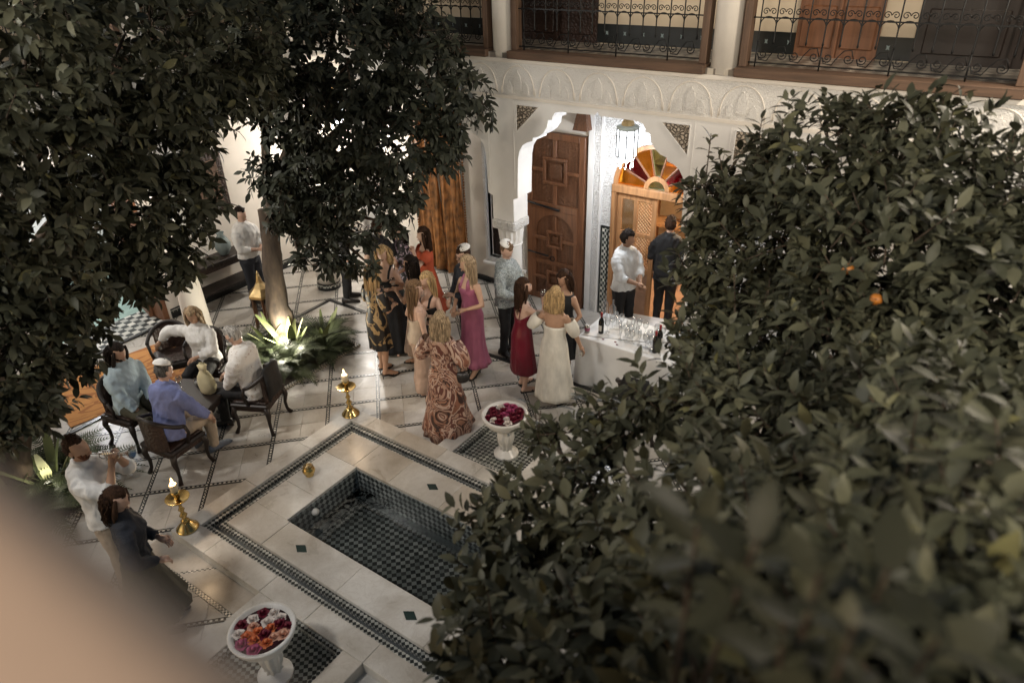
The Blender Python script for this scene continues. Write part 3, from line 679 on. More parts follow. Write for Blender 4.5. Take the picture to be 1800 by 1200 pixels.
sd = empty('salon_door', (-11.1, 5.12, 0), R(165), label='open cedar salon door leaf at the left behind the tree', cat='door')
obj('door_leaf', MB().box(0, .85, -.03, .03, .03, 2.7), 'cedar', sd)
for z0, z1 in ((.15, .9), (1.0, 1.75), (1.85, 2.6)): obj('door_panel', MB().box(.1, .75, -.05, .05, z0, z1, .015), 'cedar_carved', sd)
sl = empty('salon_wall', label='bright white salon room seen through the left doorway', cat='room')
for b, m in (((-14.3, -14.2, 1.5, 7.2, 0, 3.5), 'plaster_white'), ((-14.3, -11.1, 7.1, 7.2, 0, 3.5), 'plaster_white'), ((-14.3, -11.1, 1.5, 1.6, 0, 3.5), 'plaster_white'), ((-14.3, -11.1, 1.5, 7.2, 3.5, 3.6), 'plaster_white')): obj('wall_panel', MB().box(*b), m, sl)
obj('salon_floor', MB().box(-14.3, -11.0, 1.5, 7.2, -.013, .011), 'teal_floor', sl)
# planting beds
for k, (x0, x1, y0, y1) in enumerate(BEDS):
    t = empty('planting_bed', ((x0+x1)/2, (y0+y1)/2, 0), label=('mosaic edged planting bed round the uplit orange tree trunk', 'mosaic edged planting bed at left beside the man with the trumpet')[k], cat='planting bed')
    a, b = (x1-x0)/2, (y1-y0)/2
    obj('soil', MB().box(-a+.05, a-.05, -b+.05, b-.05, -.012, .03), 'soil', t)
    for bx in ((-a, a, -b, -b+.05), (-a, a, b-.05, b), (-a, -a+.05, -b+.05, b-.05), (a-.05, a, -b+.05, b-.05)): obj('edging', MB().box(*bx, -.012, .04), 'strip_mosaic_straight', t)
# parapet close to the camera
pp = MB(); pr = [(-.42, 4.1), (-.42, 5.25), (-.38, 5.31), (-.28, 5.345), (-.05, 5.35), (.03, 5.345), (.058, 5.325), (.068, 5.27), (.06, 5.2), (.03, 5.16), (.03, 4.1)]
pp.loft([[(x, y, z) for y, z in pr] for x in (-4, -2, -1, -.5, 0, 1.5, 3)])
obj('parapet', pp, 'parapet_plaster', None, True, label='blurred tan plaster parapet close to the camera at lower left', cat='parapet')

# ================================================================== people
PEND = []     # (object, extra mesh) to be fused into one skin after building
def remesh_obj(name, mb, mats, parent, vox=.014, extra=None, iters=5, **k):
    o = obj(name, mb, mats, parent, **k)
    r = o.modifiers.new('r', 'REMESH'); r.mode = 'VOXEL'; r.voxel_size = vox; r.use_smooth_shade = True
    s = o.modifiers.new('s', 'SMOOTH'); s.factor = .5; s.iterations = iters
    PEND.append((o, extra, mats)); return o
def flush_people():
    bpy.context.view_layer.update(); dg = bpy.context.evaluated_depsgraph_get(); done = []
    for o, ex, mats in PEND: done.append((o, bpy.data.meshes.new_from_object(o.evaluated_get(dg)), ex, mats))
    for o, me, ex, mats in done:
        o.modifiers.clear()
        if ex:
            bm = bmesh.new(); bm.from_mesh(me); e = ex.mesh('x', True, mats)
            if len(mats) > 1: e.polygons.foreach_set('material_index', ex.m)
            bm.from_mesh(e); bm.to_mesh(me); bm.free(); bpy.data.meshes.remove(e)
        if o.name.startswith(('shirt', 'trousers')):     # creases pressed into the cloth
            k_ = random.uniform(0, 50); amp = .009 if o.name.startswith('shirt') else .006
            n_ = len(me.vertices); co = np.empty(n_*3, np.float32); no = np.empty(n_*3, np.float32)
            me.vertices.foreach_get('co', co); me.vertex_normals.foreach_get('vector', no); co = co.reshape(-1, 3); no = no.reshape(-1, 3)
            f_ = np.array([amp*(1-2.2*abs(MN.noise((x*11+k_, y*11, z*7+y*6))))+amp*.4*MN.noise((x*26, y*26+k_, z*15-x*9)) for x, y, z in co.tolist()], np.float32)
            me.vertices.foreach_set('co', (co+no*f_[:, None]).reshape(-1)); me.update()
        me.materials.clear()
        for m in mats: me.materials.append(MATS[m])
        me.polygons.foreach_set('use_smooth', [True]*len(me.polygons)); me.name = o.name; o.data = me
    PEND.clear()
for nm_, c_ in (('skin_fair', (.56, .36, .27)), ('skin_tan', (.44, .26, .17)), ('skin_brown', (.30, .165, .10))):
    m = mat(nm_, c_, .5, 0, .08, 9); b_ = m.node_tree.nodes['Principled BSDF']
mat('eye_dark', (.02, .015, .012), .3); mat('lips', (.36, .12, .10), .45); mat('eye_white', (.7, .68, .64), .3)
def hairmat(n, c):
    m = mat(n, c, .72, 0, .5, 9, .9, 20, (9, 9, .45), .18); return n
for n_, c_ in (('hair_blonde', (.50, .34, .17)), ('hair_ash', (.40, .29, .18)), ('hair_brown', (.045, .022, .012)), ('hair_dark', (.018, .012, .009)), ('hair_grey', (.42, .40, .37)), ('hair_auburn', (.16, .06, .03)), ('hair_steel', (.11, .105, .10)), ('hair_mid', (.20, .12, .065))): hairmat(n_, c_)
def cloth(n, c, rough=.8):
    m = mat(n, c, rough, 0, .16, 6, .7, 9, (1, 1, .45)); m.node_tree.nodes['Bump'].inputs['Distance'].default_value = .035; return n
cloth('c_black', (.010, .010, .011)); cloth('c_navy', (.016, .019, .028)); cloth('c_white', (.72, .71, .69)); cloth('c_ivory', (.70, .66, .58)); cloth('c_skyblue', (.44, .55, .61))
cloth('c_periwinkle', (.17, .20, .40)); cloth('c_pink', (.32, .095, .155), .42); cloth('c_burgundy', (.13, .006, .018), .32); cloth('c_tan', (.40, .28, .21)); cloth('c_orange', (.42, .07, .025))
cloth('c_slate', (.12, .14, .18)); cloth('c_khaki', (.42, .34, .26)); cloth('c_olive', (.06, .055, .035)); cloth('leather', (.015, .012, .011), .35); cloth('shoe_nude', (.45, .30, .2), .5); cloth('kippah', (.84, .82, .78))
m_print('c_swirl', [(.025, .012, .01), (.21, .082, .05), (.38, .23, .165), (.12, .04, .028), (.46, .32, .25), (.24, .10, .06), (.04, .018, .014), (.28, .135, .085)], 2.6, 3.2, .4, (1, 1, .8))
m_print('c_floralblack', [(.008, .008, .009), (.008, .008, .009), (.012, .01, .009), (.30, .20, .09), (.10, .06, .03)], 5, 1.2, .5)
m_print('c_greyleaf', [(.10, .12, .13), (.26, .30, .30), (.38, .41, .40), (.16, .18, .19), (.30, .33, .33)], 22, 1.5, .75)
m_print('c_speckle', [(.72, .70, .67), (.72, .70, .67), (.70, .67, .63), (.72, .70, .67), (.45, .36, .32)], 26, .8, .8)
m_print('c_lavenderprint', [(.012, .011, .014), (.012, .011, .014), (.02, .018, .022), (.36, .28, .36), (.05, .04, .06)], 12, 1.4, .6)

def ik(S_, W_, a, b, pole):
    d = W_-S_; L_ = max(.12, min(d.length, (a+b)*.995)); dn = d.normalized(); W_ = S_+dn*L_
    x = (a*a-b*b+L_*L_)/(2*L_); h_ = math.sqrt(max(a*a-x*x, 0)); p = pole-dn*pole.dot(dn)
    p = p.normalized() if p.length > 1e-5 else dn.orthogonal().normalized()
    return S_+dn*x+p*h_, W_
def lerp_path(pts, rad, sub=4):
    P_ = []; R_ = []
    for i in range(len(pts)-1):
        for k in range(sub):
            t = k/sub; P_.append(V(pts[i]).lerp(V(pts[i+1]), t)); tt = t*t*(3-2*t); R_.append(rad[i]+(rad[i+1]-rad[i])*tt)
    P_.append(V(pts[-1])); R_.append(rad[-1]); return P_, R_
#        z,   width, depth, x-offset   (reference height 1.75)
TOR_M = [(.84, .150, .110, -.005), (.92, .165, .118, -.008), (1.02, .155, .108, 0), (1.12, .148, .102, .005), (1.24, .165, .112, .01), (1.34, .178, .118, .01), (1.42, .170, .105, .0), (1.47, .120, .080, -.005), (1.50, .062, .060, -.005)]
TOR_F = [(.82, .155, .112, -.012), (.90, .172, .122, -.018), (1.00, .150, .105, -.008), (1.09, .122, .088, .0), (1.20, .134, .098, .008), (1.29, .146, .118, .022), (1.37, .148, .098, .008), (1.43, .125, .078, -.004), (1.475, .052, .052, -.005)]
def person(label, loc, face, h=1.7, sex='f', skin='skin_fair', pose='stand', lean=0, side=0, hands=None, pole=None, head=(0, 0), hair=('long', 'hair_blonde'), top=None, bottom=None, dress=None, shoes='leather', kippah=False, glasses=False, beard=None, seat=.46, legs=None, heel=0, group=None, bulk=1):
    s = h/1.75; root = empty('person', (loc[0], loc[1], loc[2] if len(loc) > 2 else 0), R(face), label=label, cat='person')
    TOR = TOR_M if sex == 'm' else TOR_F
    sit = pose == 'sit'; pz = (seat+.05-.87*s) if sit else heel
    hipz = .92*s+pz
    Q = Quaternion((0, 1, 0), R(lean)) @ Quaternion((1, 0, 0), R(side)); piv = V((0, 0, hipz-.04))
    def T(p): return piv+Q @ (V(p)-piv)
    def tp(x, y, z): return T((x*s, y*s, z*s+pz))
    shw = .195 if sex == 'm' else .168
    # legs
    hips = [V((0, sy*.085*s, hipz-.03)) for sy in (1, -1)]
    knees, ankles = [], []
    for i, sy in enumerate((1, -1)):
        if sit:
            lg = legs[i] if legs else (.0, .0)
            k_ = V((.43*s, sy*(.13+lg[1])*s, seat+.05)); a_ = V((.40*s+lg[0], sy*(.13+lg[1]*.6)*s, .085))
        else:
            lg = legs[i] if legs else (.03*sy, 0)
            a_ = V((lg[0]-.01, sy*(.095+lg[1])*s, .085+heel)); k_ = (hips[i]+a_)/2+V((.03, 0, .0))
        knees.append(k_); ankles.append(a_)
    body = MB(); hd = MB()
    # torso + neck
    n = 16
    body.loft([[tp(x+d*cos(2*PI*j/n), w*sin(2*PI*j/n), z) for j in range(n)] for z, w, d, x in TOR])
    nb = tp(-.01, 0, 1.44); hc = tp(.018, 0, 1.645)
    yaw, pit = R(head[0]), R(head[1])
    body.tube([nb, nb.lerp(hc, .5), hc], [.06*s, .053*s, .056*s], 12)
    for i, sy in enumerate((1, -1)):
        p_, r_ = lerp_path([hips[i], knees[i], ankles[i]+V((0, 0, .0))], [.088*s, .056*s, .037*s]); mid = len(p_)//2+2
        r_[mid] = .055*s; body.tube(p_, r_, 12)
        fdir = (V((1, sy*.18, 0))).normalized(); a_ = ankles[i]
        fz = .045+heel
        body.tube([a_+V((-.05*s, 0, -.03)), V((a_.x, a_.y, fz+heel*.0))+fdir*.05*s, V((a_.x, a_.y, .035+heel*.25))+fdir*.13*s, V((a_.x, a_.y, .025))+fdir*.2*s], [.036*s, .042*s, .038*s, .022*s], 10)
    # arms
    arms = []; hw_ = []
    hands = hands or [(.06, .24, .86), (.06, -.24, .86)]
    for i, sy in enumerate((1, -1)):
        sh = tp(0, sy*shw, 1.40 if sex == 'm' else 1.385)
        tgt = V(hands[i][:3]); tgt = V((tgt.x*s, tgt.y*s, tgt.z*s+pz)) if len(hands[i]) == 3 else V(hands[i][:3])
        pl_ = V((pole[i] if pole else (-.5, sy*.7, -.6)))
        el, wr = ik(sh, tgt, .285*s, .25*s, pl_)
        k_ = 1.12 if sex == 'm' else .95
        p_, r_ = lerp_path([sh+V((0, -sy*.03*s, .0)), el, wr], [.054*s*k_, .040*s*k_, .027*s*k_]); body.tube(p_, r_, 10)
        arms.append((sh, el, wr)); fd_ = (wr-el).normalized()
        # hand: palm, four fingers, thumb
        up = V((0, 0, 1)); sd_ = fd_.cross(up); sd_ = sd_.normalized() if sd_.length > .1 else V((0, 1, 0)); nn = sd_.cross(fd_)
        hd.cur = 0; pc = wr+fd_*.045*s
        hd.tube([wr-fd_*.02*s, wr+fd_*.02*s, pc, wr+fd_*.085*s], [.024*s, .031*s, .034*s, .028*s], 8)
        for q in range(4):
            o_ = sd_*(q-1.5)*.017*s; L_ = (.062, .07, .066, .052)[q]*s; b0 = wr+fd_*.08*s+o_
            hd.tube([b0, b0+fd_*L_*.45-nn*.008*s, b0+fd_*L_*.75-nn*.026*s, b0+fd_*L_*.85-nn*.045*s], [.0095*s, .009*s, .008*s, .006*s], 6)
        th = wr+fd_*.03*s+sd_*.028*s*(-sy); hd.tube([th, th+fd_*.03*s+sd_*(-sy)*.02*s, th+fd_*.058*s+sd_*(-sy)*.018*s-nn*.012*s], [.012*s, .0105*s, .008*s], 6)
        hw_.append((wr+fd_*.09*s-nn*.02*s, fd_))
    # head with a face
    Hq = Q @ Quaternion((0, 0, 1), yaw) @ Quaternion((0, 1, 0), pit)
    def hp(p, k=1): return hc+Hq @ (V(p)*s*k)
    n, m = 24, 18
    def hshape(a, e):
        x, y, z = cos(e)*cos(a), cos(e)*sin(a), sin(e)
        rx = .098 if x < 0 else .092; ry = .076; rz = .122
        jaw = max(0, -z); ry *= 1-.36*jaw**1.6; px = rx*x*(1-(.10*jaw if x > 0 else .45*jaw)); py = ry*y; pz_ = rz*z
        fr = max(0, x)
        px += .026*math.exp(-((z+.16)/.13)**2-(y/.16)**2)*fr + .010*math.exp(-((z+.52)/.10)**2-(y/.3)**2)*fr+.010*math.exp(-((z+.85)/.16)**2-(y/.3)**2)*fr
        px -= .012*math.exp(-((z-.08)/.11)**2-((abs(y)-.36)/.16)**2)*fr
        px += .006*math.exp(-((z-.27)/.09)**2)*fr
        return px, py, pz_
    hd.cur = 0
    hd.loft([[hp(hshape(2*PI*j/n, -PI/2+PI*(i+.5)/(m+1))) for j in range(n)] for i in range(m+1)])
    for sy in (1, -1):
        hd.cur = 0; hd.ell(hp((-.008, sy*.077, .0)), (.02*s, .012*s, .03*s), 8, 6)
        hd.cur = 1; hd.ell(hp((.076, sy*.028, .008)), (.006*s, .009*s, .0042*s), 8, 6)
        hd.tube([hp((.090, sy*.014, .030)), hp((.087, sy*.03, .036)), hp((.076, sy*.045, .031))], [.0015*s, .0022*s, .001*s], 5)
    hd.cur = 2; hd.tube([hp((.083, .024, -.066)), hp((.094, .009, -.061)), hp((.094, -.009, -.061)), hp((.083, -.024, -.066))], [.003*s, .006*s, .006*s, .003*s], 6)
    hd.tube([hp((.084, .02, -.069)), hp((.092, 0, -.073)), hp((.084, -.02, -.069))], [.003*s, .007*s, .003*s], 6)
    remesh_obj('body', body, [skin, 'eye_dark', 'lips'], root, .0135, hd)
    # hair
    if hair:
        st, hm = hair; mb = MB()
        bald = st == 'bald'
        def hr(a, e):
            x, y, z = cos(e)*cos(a), cos(e)*sin(a), sin(e); p = V(hshape(a, e))
            lim = .42+.25*y*y if not bald else .2
            on = (z > lim-(.0 if x > 0 else .0) and x > -.1) or (x <= .12 and z > -.55+.7*max(0, x+.2))
            if bald: on = x < .1 and -.6 < z < .35
            g = 1.10 if on else .9
            g += (.02*sin(7*a+3*e)+.022*math.sin(37*a+11*e)*math.sin(23*e))*(1 if on else 0)
            if st in ('long', 'bob', 'wavy') and on: g += .04
            return hp(p*g+(V((-.004, 0, .012)) if on else V((0, 0, 0))))
        mb.loft([[hr(2*PI*j/28, -PI/2+PI*(i+.5)/22) for j in range(28)] for i in range(22)])
        if st in ('long', 'bob', 'wavy', 'mane'):
            L_ = {'long': .40, 'bob': .20, 'wavy': .34, 'mane': .20}[st]; rows = 14; nn_ = 26
            rings = []
            for i in range(rows+1):
                t = i/rows; z = .075-t*(L_+.075)
                wy = (.092+.022*sin(t*PI*.9))*(1-.35*max(0, t-.6)/.4); dx = (.062-.02*t)*(1-.3*max(0, t-.7)/.3); cx = -.048-.025*t
                if st == 'bob': wy += .018*t; dx += .012*t
                q = []
                for j in range(nn_):
                    a = 2*PI*j/nn_; k_ = 1+.07*sin(9*a+.5*i)+.05*sin(5*a+i*(1.1 if st in ('wavy', 'bob') else .25))
                    p = V((cx+dx*cos(a)*k_, wy*sin(a)*k_, z))
                    # follows the head above, hangs straight below it
                    q.append(hp(p) if t < .3 else hc+(Hq @ (V((p.x, p.y, 0))*s)*1.0)+V((0, 0, (z-.01)*s))+V((-(abs(R(lean))*.05), 0, 0)))
                rings.append(q)
            mb.loft(rings)
            for sy in (1, -1):
                pth = [hp((.035, sy*.082, .06)), hp((.03, sy*.097, -.03)), hp((.02, sy*.10, -.11)), hp((.0, sy*.098, -min(L_, .26)))]
                mb.tube(pth, [.016*s, .024*s, .024*s, .008*s], 8)
        if st in ('long', 'bob', 'wavy', 'mane'):
            for q in range(100):
                a = random.uniform(.55, 2*PI-.55); L2 = L_*random.uniform(.75, 1.12); o_ = random.uniform(.98, 1.13); wv = random.uniform(0, 6); pth = []
                for k in range(7):
                    t = k/6; z = .085-t*(L2+.085); rx = (.066-.018*t)*o_; ry = (.096+.02*sin(t*PI*.9)+(.018*t if st == 'bob' else 0))*o_
                    if z > 0: sc_ = math.sqrt(max(.05, 1-(z/.135)**2)); rx *= sc_; ry *= sc_
                    wob = .012*sin(wv+t*(9 if st != 'long' else 3)); p = V((-.045-.025*t+rx*cos(a)+wob, ry*sin(a)+wob, z))
                    pth.append(hp(p) if t < .3 else hc+(Hq @ (V((p.x, p.y, 0))*s))+V((0, 0, (z-.01)*s)))
                mb.tube(pth, [.003*s, .0048*s, .005*s, .005*s, .0045*s, .0035*s, .0015*s], 4)
        elif not bald:
            for q in range(90):
                a = random.uniform(0, 2*PI); e = random.uniform(-.2, 1.5); x_, z_ = cos(e)*cos(a), sin(e)
                if x_ > -.05 and z_ < .55: continue
                p0 = V(hshape(a, e)); d_ = V((random.gauss(-.2, .5), random.gauss(0, .5), random.gauss(.1, .4)))*.02; p1 = p0*1.13+V((0, 0, .012)); mb.tube([hp(p0*1.04), hp(p1), hp(p1+d_)], [.009*s, .008*s, .002*s], 4)
        if st == 'updo': mb.ell(hp((-.10, 0, .02)), (.05*s, .055*s, .05*s), 10, 8)
        obj('hair', mb, hm, root, True)
    if beard:
        mb = MB()
        def br(a, e):
            x, y, z = cos(e)*cos(a), cos(e)*sin(a), sin(e); on = x > .1 and -.97 < z < -.44+.25*abs(y)**2 and not (abs(y) < .2 and -.66 < z < -.46)
            return hp(V(hshape(a, e))*(1.035 if on else .9))
        mb.loft([[br(2*PI*j/28, -PI/2+PI*(i+.5)/22) for j in range(28)] for i in range(22)]); obj('beard', mb, beard, root, True)
    if kippah:
        mb = MB(); mb.loft([[hp((-.035+r*cos(2*PI*j/20), r*sin(2*PI*j/20)*.95, zz)) for j in range(20)] for r, zz in ((.096, .094), (.094, .106), (.076, .130), (.045, .146), (.012, .152))]); obj('skullcap', mb, 'kippah', root, True)
    if glasses:
        mb = MB()
        for sy in (1, -1):
            c_ = (.098, sy*.033, .006); mb.tube([hp((c_[0]-.012*abs(cos(t)), c_[1]+.026*cos(t), c_[2]+.019*sin(t))) for t in [2*PI*k/12 for k in range(13)]], .0035*s, 5)
            mb.tube([hp((.088, sy*.06, .012)), hp((.0, sy*.082, .012))], .0035*s, 5)
        mb.tube([hp((.098, .008, .01)), hp((.098, -.008, .01))], .003*s, 5); obj('glasses', mb, 'eye_dark', root, True)
    # clothes
    if top:
        mm, slv, hem = top[:3]; lo = top[3] if len(top) > 3 else .018
        mb = MB(); n = 18; rs = [(z, w+(.014 if z > 1.45 else 0), d+(.014 if z > 1.45 else 0), x) for z, w, d, x in TOR if z > hem]
        z0, w0, d0, x0 = rs[0]; rs = [(hem, w0+.012, d0+.012, x0)]+rs
        mb.loft([[tp(x+(d+lo*bulk)*cos(2*PI*j/n), (w+lo*bulk)*sin(2*PI*j/n), z) for j in range(n)] for z, w, d, x in rs])
        mb.tube([tp(-.012, 0, 1.43), tp(-.01, 0, 1.49), tp(-.002, 0, 1.54)], [.115*s, .088*s, .074*s], 14)
        if slv:
            for sh, el, wr in arms:
                f1 = min(1, slv/.53); f2 = max(0, (slv-.53)/.47)
                end = el.lerp(wr, f2*.97) if f2 > 0 else sh.lerp(el, f1)
                k_ = lo*1.0
                s0_ = sh+(V((sh.x, 0, sh.z))-sh)*.18+V((0, 0, -.012)); pts = [s0_, sh.lerp(el, .3), el, end] if f2 > 0 else [s0_, end]
                rd = [(.052+k_*.8)*s, (.05+k_*.9)*s, (.043+k_*.9)*s, (.031+k_*.7)*s] if f2 > 0 else [(.054+k_*.8)*s, (.05+k_)*s]
                p_, r_ = lerp_path(pts, rd, 5)
                r_ = [r*(1+.06*sin(i*2.1)) for i, r in enumerate(r_)]; mb.tube(p_, r_, 12)
        tpo = remesh_obj('shirt', mb, [mm], root, .0135, None, 3)
        if len(top) > 4:
            cl = MB(); cl.loft([[tp(-.002+(r+.006)*cos(2*PI*j/16), r*sin(2*PI*j/16), z-.03*max(0, cos(2*PI*j/16))) for j in range(16)] for r, z in ((.075, 1.475), (.068, 1.525), (.074, 1.50))], False); obj('collar', cl, mm, tpo, True)
    if bottom:
        mm, end = bottom[:2]; wide = bottom[2] if len(bottom) > 2 else 0
        mb = MB(); n = 18; rs = [(z, w, d, x) for z, w, d, x in TOR if z < 1.06]
        mb.loft([[tp(x+(d+.012)*cos(2*PI*j/n), (w+.012)*sin(2*PI*j/n), z) for j in range(n)] for z, w, d, x in rs])
        for i in (0, 1):
            a_ = knees[i].lerp(ankles[i], end); p_, r_ = lerp_path([hips[i], knees[i], a_], [.104*s, (.072+wide*.5)*s, (.055+wide)*s], 5)
            r_ = [r*(1+.035*sin(q*2.3+i)) for q, r in enumerate(r_)]; mb.tube(p_, r_, 14)
        remesh_obj('trousers', mb, [mm], root, .0135, None, 3)
    if dress:
        D = dict(neck=1.30, hem=.3, flare=.1, mat='c_black', folds=7, amp=.06, strap=None, back=None, tight=.012, tier=None); D.update(dress)
        mb = MB(); n = 60; rings = []
        zs = [z for z in (1.44, 1.40, 1.36, 1.32, 1.28, 1.24, 1.20, 1.14, 1.08, 1.02, .96, .90) if z < D['neck']+.001]
        zs = [D['neck']]+zs
        def prof(z):
            for q in range(len(TOR)-1):
                if TOR[q][0] <= z <= TOR[q+1][0]:
                    t = (z-TOR[q][0])/(TOR[q+1][0]-TOR[q][0]); return [TOR[q][k]+(TOR[q+1][k]-TOR[q][k])*t for k in (1, 2, 3)]
            return TOR[0][1:]
        for q, z in enumerate(zs):
            w, d, x = prof(z); row = []
            for j in range(n):
                a = 2*PI*j/n; zz = z
                if q < 2 and D['back']: zz = z-D['back']*max(0, -cos(a))**2*(1-q*.5)
                if q < 2 and D.get('vneck'): zz -= D['vneck']*max(0, cos(a))**6*(1-q*.5)
                row.append(tp(x+(d+D['tight'])*cos(a), (w+D['tight'])*sin(a), zz))
            rings.append(row)
        w0, d0, x0 = prof(.90); rows = 14; ph = random.uniform(0, 6)
        for i in range(1, rows+1):
            t = i/rows; z = .90+(D['hem']-.90)*t; row = []
            k_ = D['flare']*(t**D.get('pow', 1.2)); nar = D.get('nar', 0)*t
            if D['tier']: k_ += D['tier']*(((t*2.2) % 1)**1.5-.3)*t
            for j in range(n):
                a = 2*PI*j/n; f = 1+D['amp']*t*(sin(D['folds']*a+ph+.6*sin(3*t))+.5*sin((D['folds']*2+1)*a+2*ph+t))
                rx = (d0+D['tight']+k_-nar*.3)*f; ry = (w0+D['tight']+k_*.8-nar)*f
                p = V((x0*s*(1-t)+rx*s*cos(a), ry*s*sin(a), z*s+pz))
                row.append(T(p) if t < .15 else p+(T((0, 0, .82*s+pz))-V((0, 0, .82*s+pz)))*0)
            rings.append(row)
        mb.loft(rings, False); dr_ = obj('dress', mb, D['mat'], root, True)
        sm = dr_.modifiers.new('th', 'SOLIDIFY'); sm.thickness = .006; sm.offset = -1
        if D['strap']:
            mb = MB()
            for sy in (1, -1):
                if D['strap'] == 'halter': pts = [tp(.09, sy*.07, 1.30), tp(.07, sy*.055, 1.40), tp(.03, sy*.06, 1.48), tp(-.05, sy*.03, 1.50)]; rr_ = [.045*s, .03*s, .016*s, .012*s]
                else: pts = [tp(.115, sy*.075, D['neck']-.01), tp(.075, sy*.09, 1.40), tp(.0, sy*.095, 1.452), tp(-.07, sy*.085, 1.40), tp(-.095, sy*.07, D['neck']-.02-(D['back'] or 0)*.6)]; rr_ = [.006*s]*5 if D['strap'] == 'thin' else [.018*s]*5
                mb.tube(pts, rr_, 8)
            obj('strap', mb, D['mat'], root, True)
        if D.get('sleeve'):
            f0, f1, r0, r1 = D['sleeve']
            for sh, el, wr in arms:
                def ap(f): return sh.lerp(el, f/.53) if f < .53 else el.lerp(wr, (f-.53)/.47)
                N_ = 9; pts = [ap(f0+(f1-f0)*i/N_) for i in range(N_+1)]; rad = [(r0+(r1-r0)*sin(PI*(.15+.8*i/N_)))*s for i in range(N_+1)]
                mb = MB(); mb.tube(pts, rad, 16, False); so = obj('sleeve', mb, D['mat'], root, True)
    for i in (0, 1):
        if shoes is None: break
        a_ = ankles[i]; sy = (1, -1)[i]; fdir = V((1, sy*.18, 0)).normalized(); mb = MB()
        if heel or shoes == 'sandal':
            b0 = V((a_.x, a_.y, 0)); mb.loft([[b0+fdir*(u*s)+V((-fdir.y, fdir.x, 0))*(w*s*sg)+V((0, 0, z+dz)) for sg, dz in ((-1, 0), (1, 0), (1, .014), (-1, .014))] for u, w, z in ((-.06, .028, heel+.002), (.02, .03, heel*.8+.002), (.1, .042, .004), (.19, .03, .002), (.225, .012, .004))])
            mb.tube([b0+fdir*(-.045*s)+V((0, 0, heel+.01)), b0+fdir*(-.05*s)], [.012, .008], 8)
            mb.tube([b0+fdir*(.11*s)+V((-fdir.y, fdir.x, 0))*(q*.045*s)+V((0, 0, .012+.05*(1-q*q))) for q in (-1, -.5, 0, .5, 1)], .008, 6)
        else:
            b0 = V((a_.x, a_.y, 0))
            def sr(u, w, z): return [b0+fdir*(u*s)+V((-fdir.y, fdir.x, 0))*(w*s*cos(2*PI*j/12))+V((0, 0, max(.002, z*(.5+.5*sin(2*PI*j/12))))) for j in range(12)]
            mb.loft([sr(*q) for q in ((-.085, .02, .07), (-.07, .038, .11), (.0, .044, .125), (.06, .048, .10), (.13, .052, .075), (.19, .045, .055), (.225, .018, .03))])
        obj('shoe', mb, 'leather' if shoes == 'sandal' else shoes, root, True)
    M_ = Matrix.Translation(root.location) @ Matrix.Rotation(R(face), 4, 'Z')
    return dict(root=root, hands=[(M_ @ p, (M_.to_3x3() @ d)) for p, d in hw_], T=T, tp=tp, M=M_, s=s)
# ---- standing guests (face = heading the person looks along; 125 is away from the camera)
A = {}
A['blackgold'] = person('woman seen from behind, straight blonde hair, short black dress with gold flowers', (-6.50, 5.95), 78, 1.66, hair=('long', 'hair_blonde'), skin='skin_tan', dress=dict(mat='c_floralblack', hem=.46, neck=1.42, flare=.02, nar=.02, tight=.025, sleeve=(.0, .5, .06, .085)), hands=[(.22, .12, 1.12), (.22, -.12, 1.10)], shoes='sandal', heel=.05)
A['blonde'] = person('blonde woman facing us in a long black strappy dress, holding a drink', (-6.86, 6.55), -66, 1.70, hair=('bob', 'hair_blonde'), head=(8, 12), dress=dict(mat='c_black', hem=.06, neck=1.30, flare=.13, strap='wide', vneck=.10), hands=[(.20, .10, 1.16), (.22, -.04, 1.18)], shoes=None)
A['profile'] = person('dark haired woman in profile facing left in a tan sleeveless dress', (-6.33, 6.55), 205, 1.66, hair=('wavy', 'hair_dark'), skin='skin_tan', dress=dict(mat='c_tan', hem=.2, neck=1.32, flare=.10, strap='thin'), hands=[(.24, .08, 1.22), (.26, -.05, 1.30)], shoes='sandal')
A['manblack'] = person('man in a black tee shirt with his back to us, half under the tree', (-7.50, 7.10), 110, 1.78, 'm', hair=('short', 'hair_brown'), top=('c_black', .34, .88), bottom=('c_black', 1))
A['lavender'] = person('woman in a black and lavender print blouse reaching out her arm', (-7.26, 7.32), -80, 1.68, hair=('bob', 'hair_dark'), top=('c_lavenderprint', .22, .86), bottom=('c_black', 1, .02), hands=[(.30, .05, 1.04), (.34, -.16, 1.06)])
A['orange'] = person('woman in an orange red dress raising a hand to her face', (-6.86, 7.44), 240, 1.68, hair=('wavy', 'hair_brown'), dress=dict(mat='c_orange', hem=.35, neck=1.40, flare=.16, folds=11, tight=.02, sleeve=(0, .36, .07, .10)), hands=[(.22, .10, 1.42), (.20, -.16, 1.02)], shoes='sandal')
A['kipdark'] = person('man in dark clothes, glasses and a pale skullcap behind the pink dress', (-5.72, 6.98), 245, 1.78, 'm', hair=('short', 'hair_brown'), kippah=True, glasses=True, head=(0, 12), top=('c_navy', .95, .86), bottom=('c_black', 1), hands=[(.26, .1, 1.15), (.16, -.2, .95)])
A['pink'] = person('woman in a long pink satin halter dress holding a pale drink', (-5.45, 6.72), 262, 1.74, skin='skin_tan', hair=('long', 'hair_ash'), head=(-38, 8), dress=dict(mat='c_pink', hem=.12, neck=1.33, flare=.10, nar=-.0, pow=3, folds=9, amp=.05, strap='halter', tight=.012), hands=[(.25, .14, 1.10), (.16, -.16, 1.0)], shoes='sandal', heel=.06)
A['drinking'] = person('blonde woman drinking from a glass, black and white slip dress', (-5.82, 6.30), 268, 1.64, hair=('long', 'hair_blonde'), head=(-10, 10), dress=dict(mat='c_black', hem=.3, neck=1.27, flare=.08, strap='wide', vneck=.06), hands=[(.22, .12, 1.20), (.17, -.05, 1.42)], shoes='sandal')
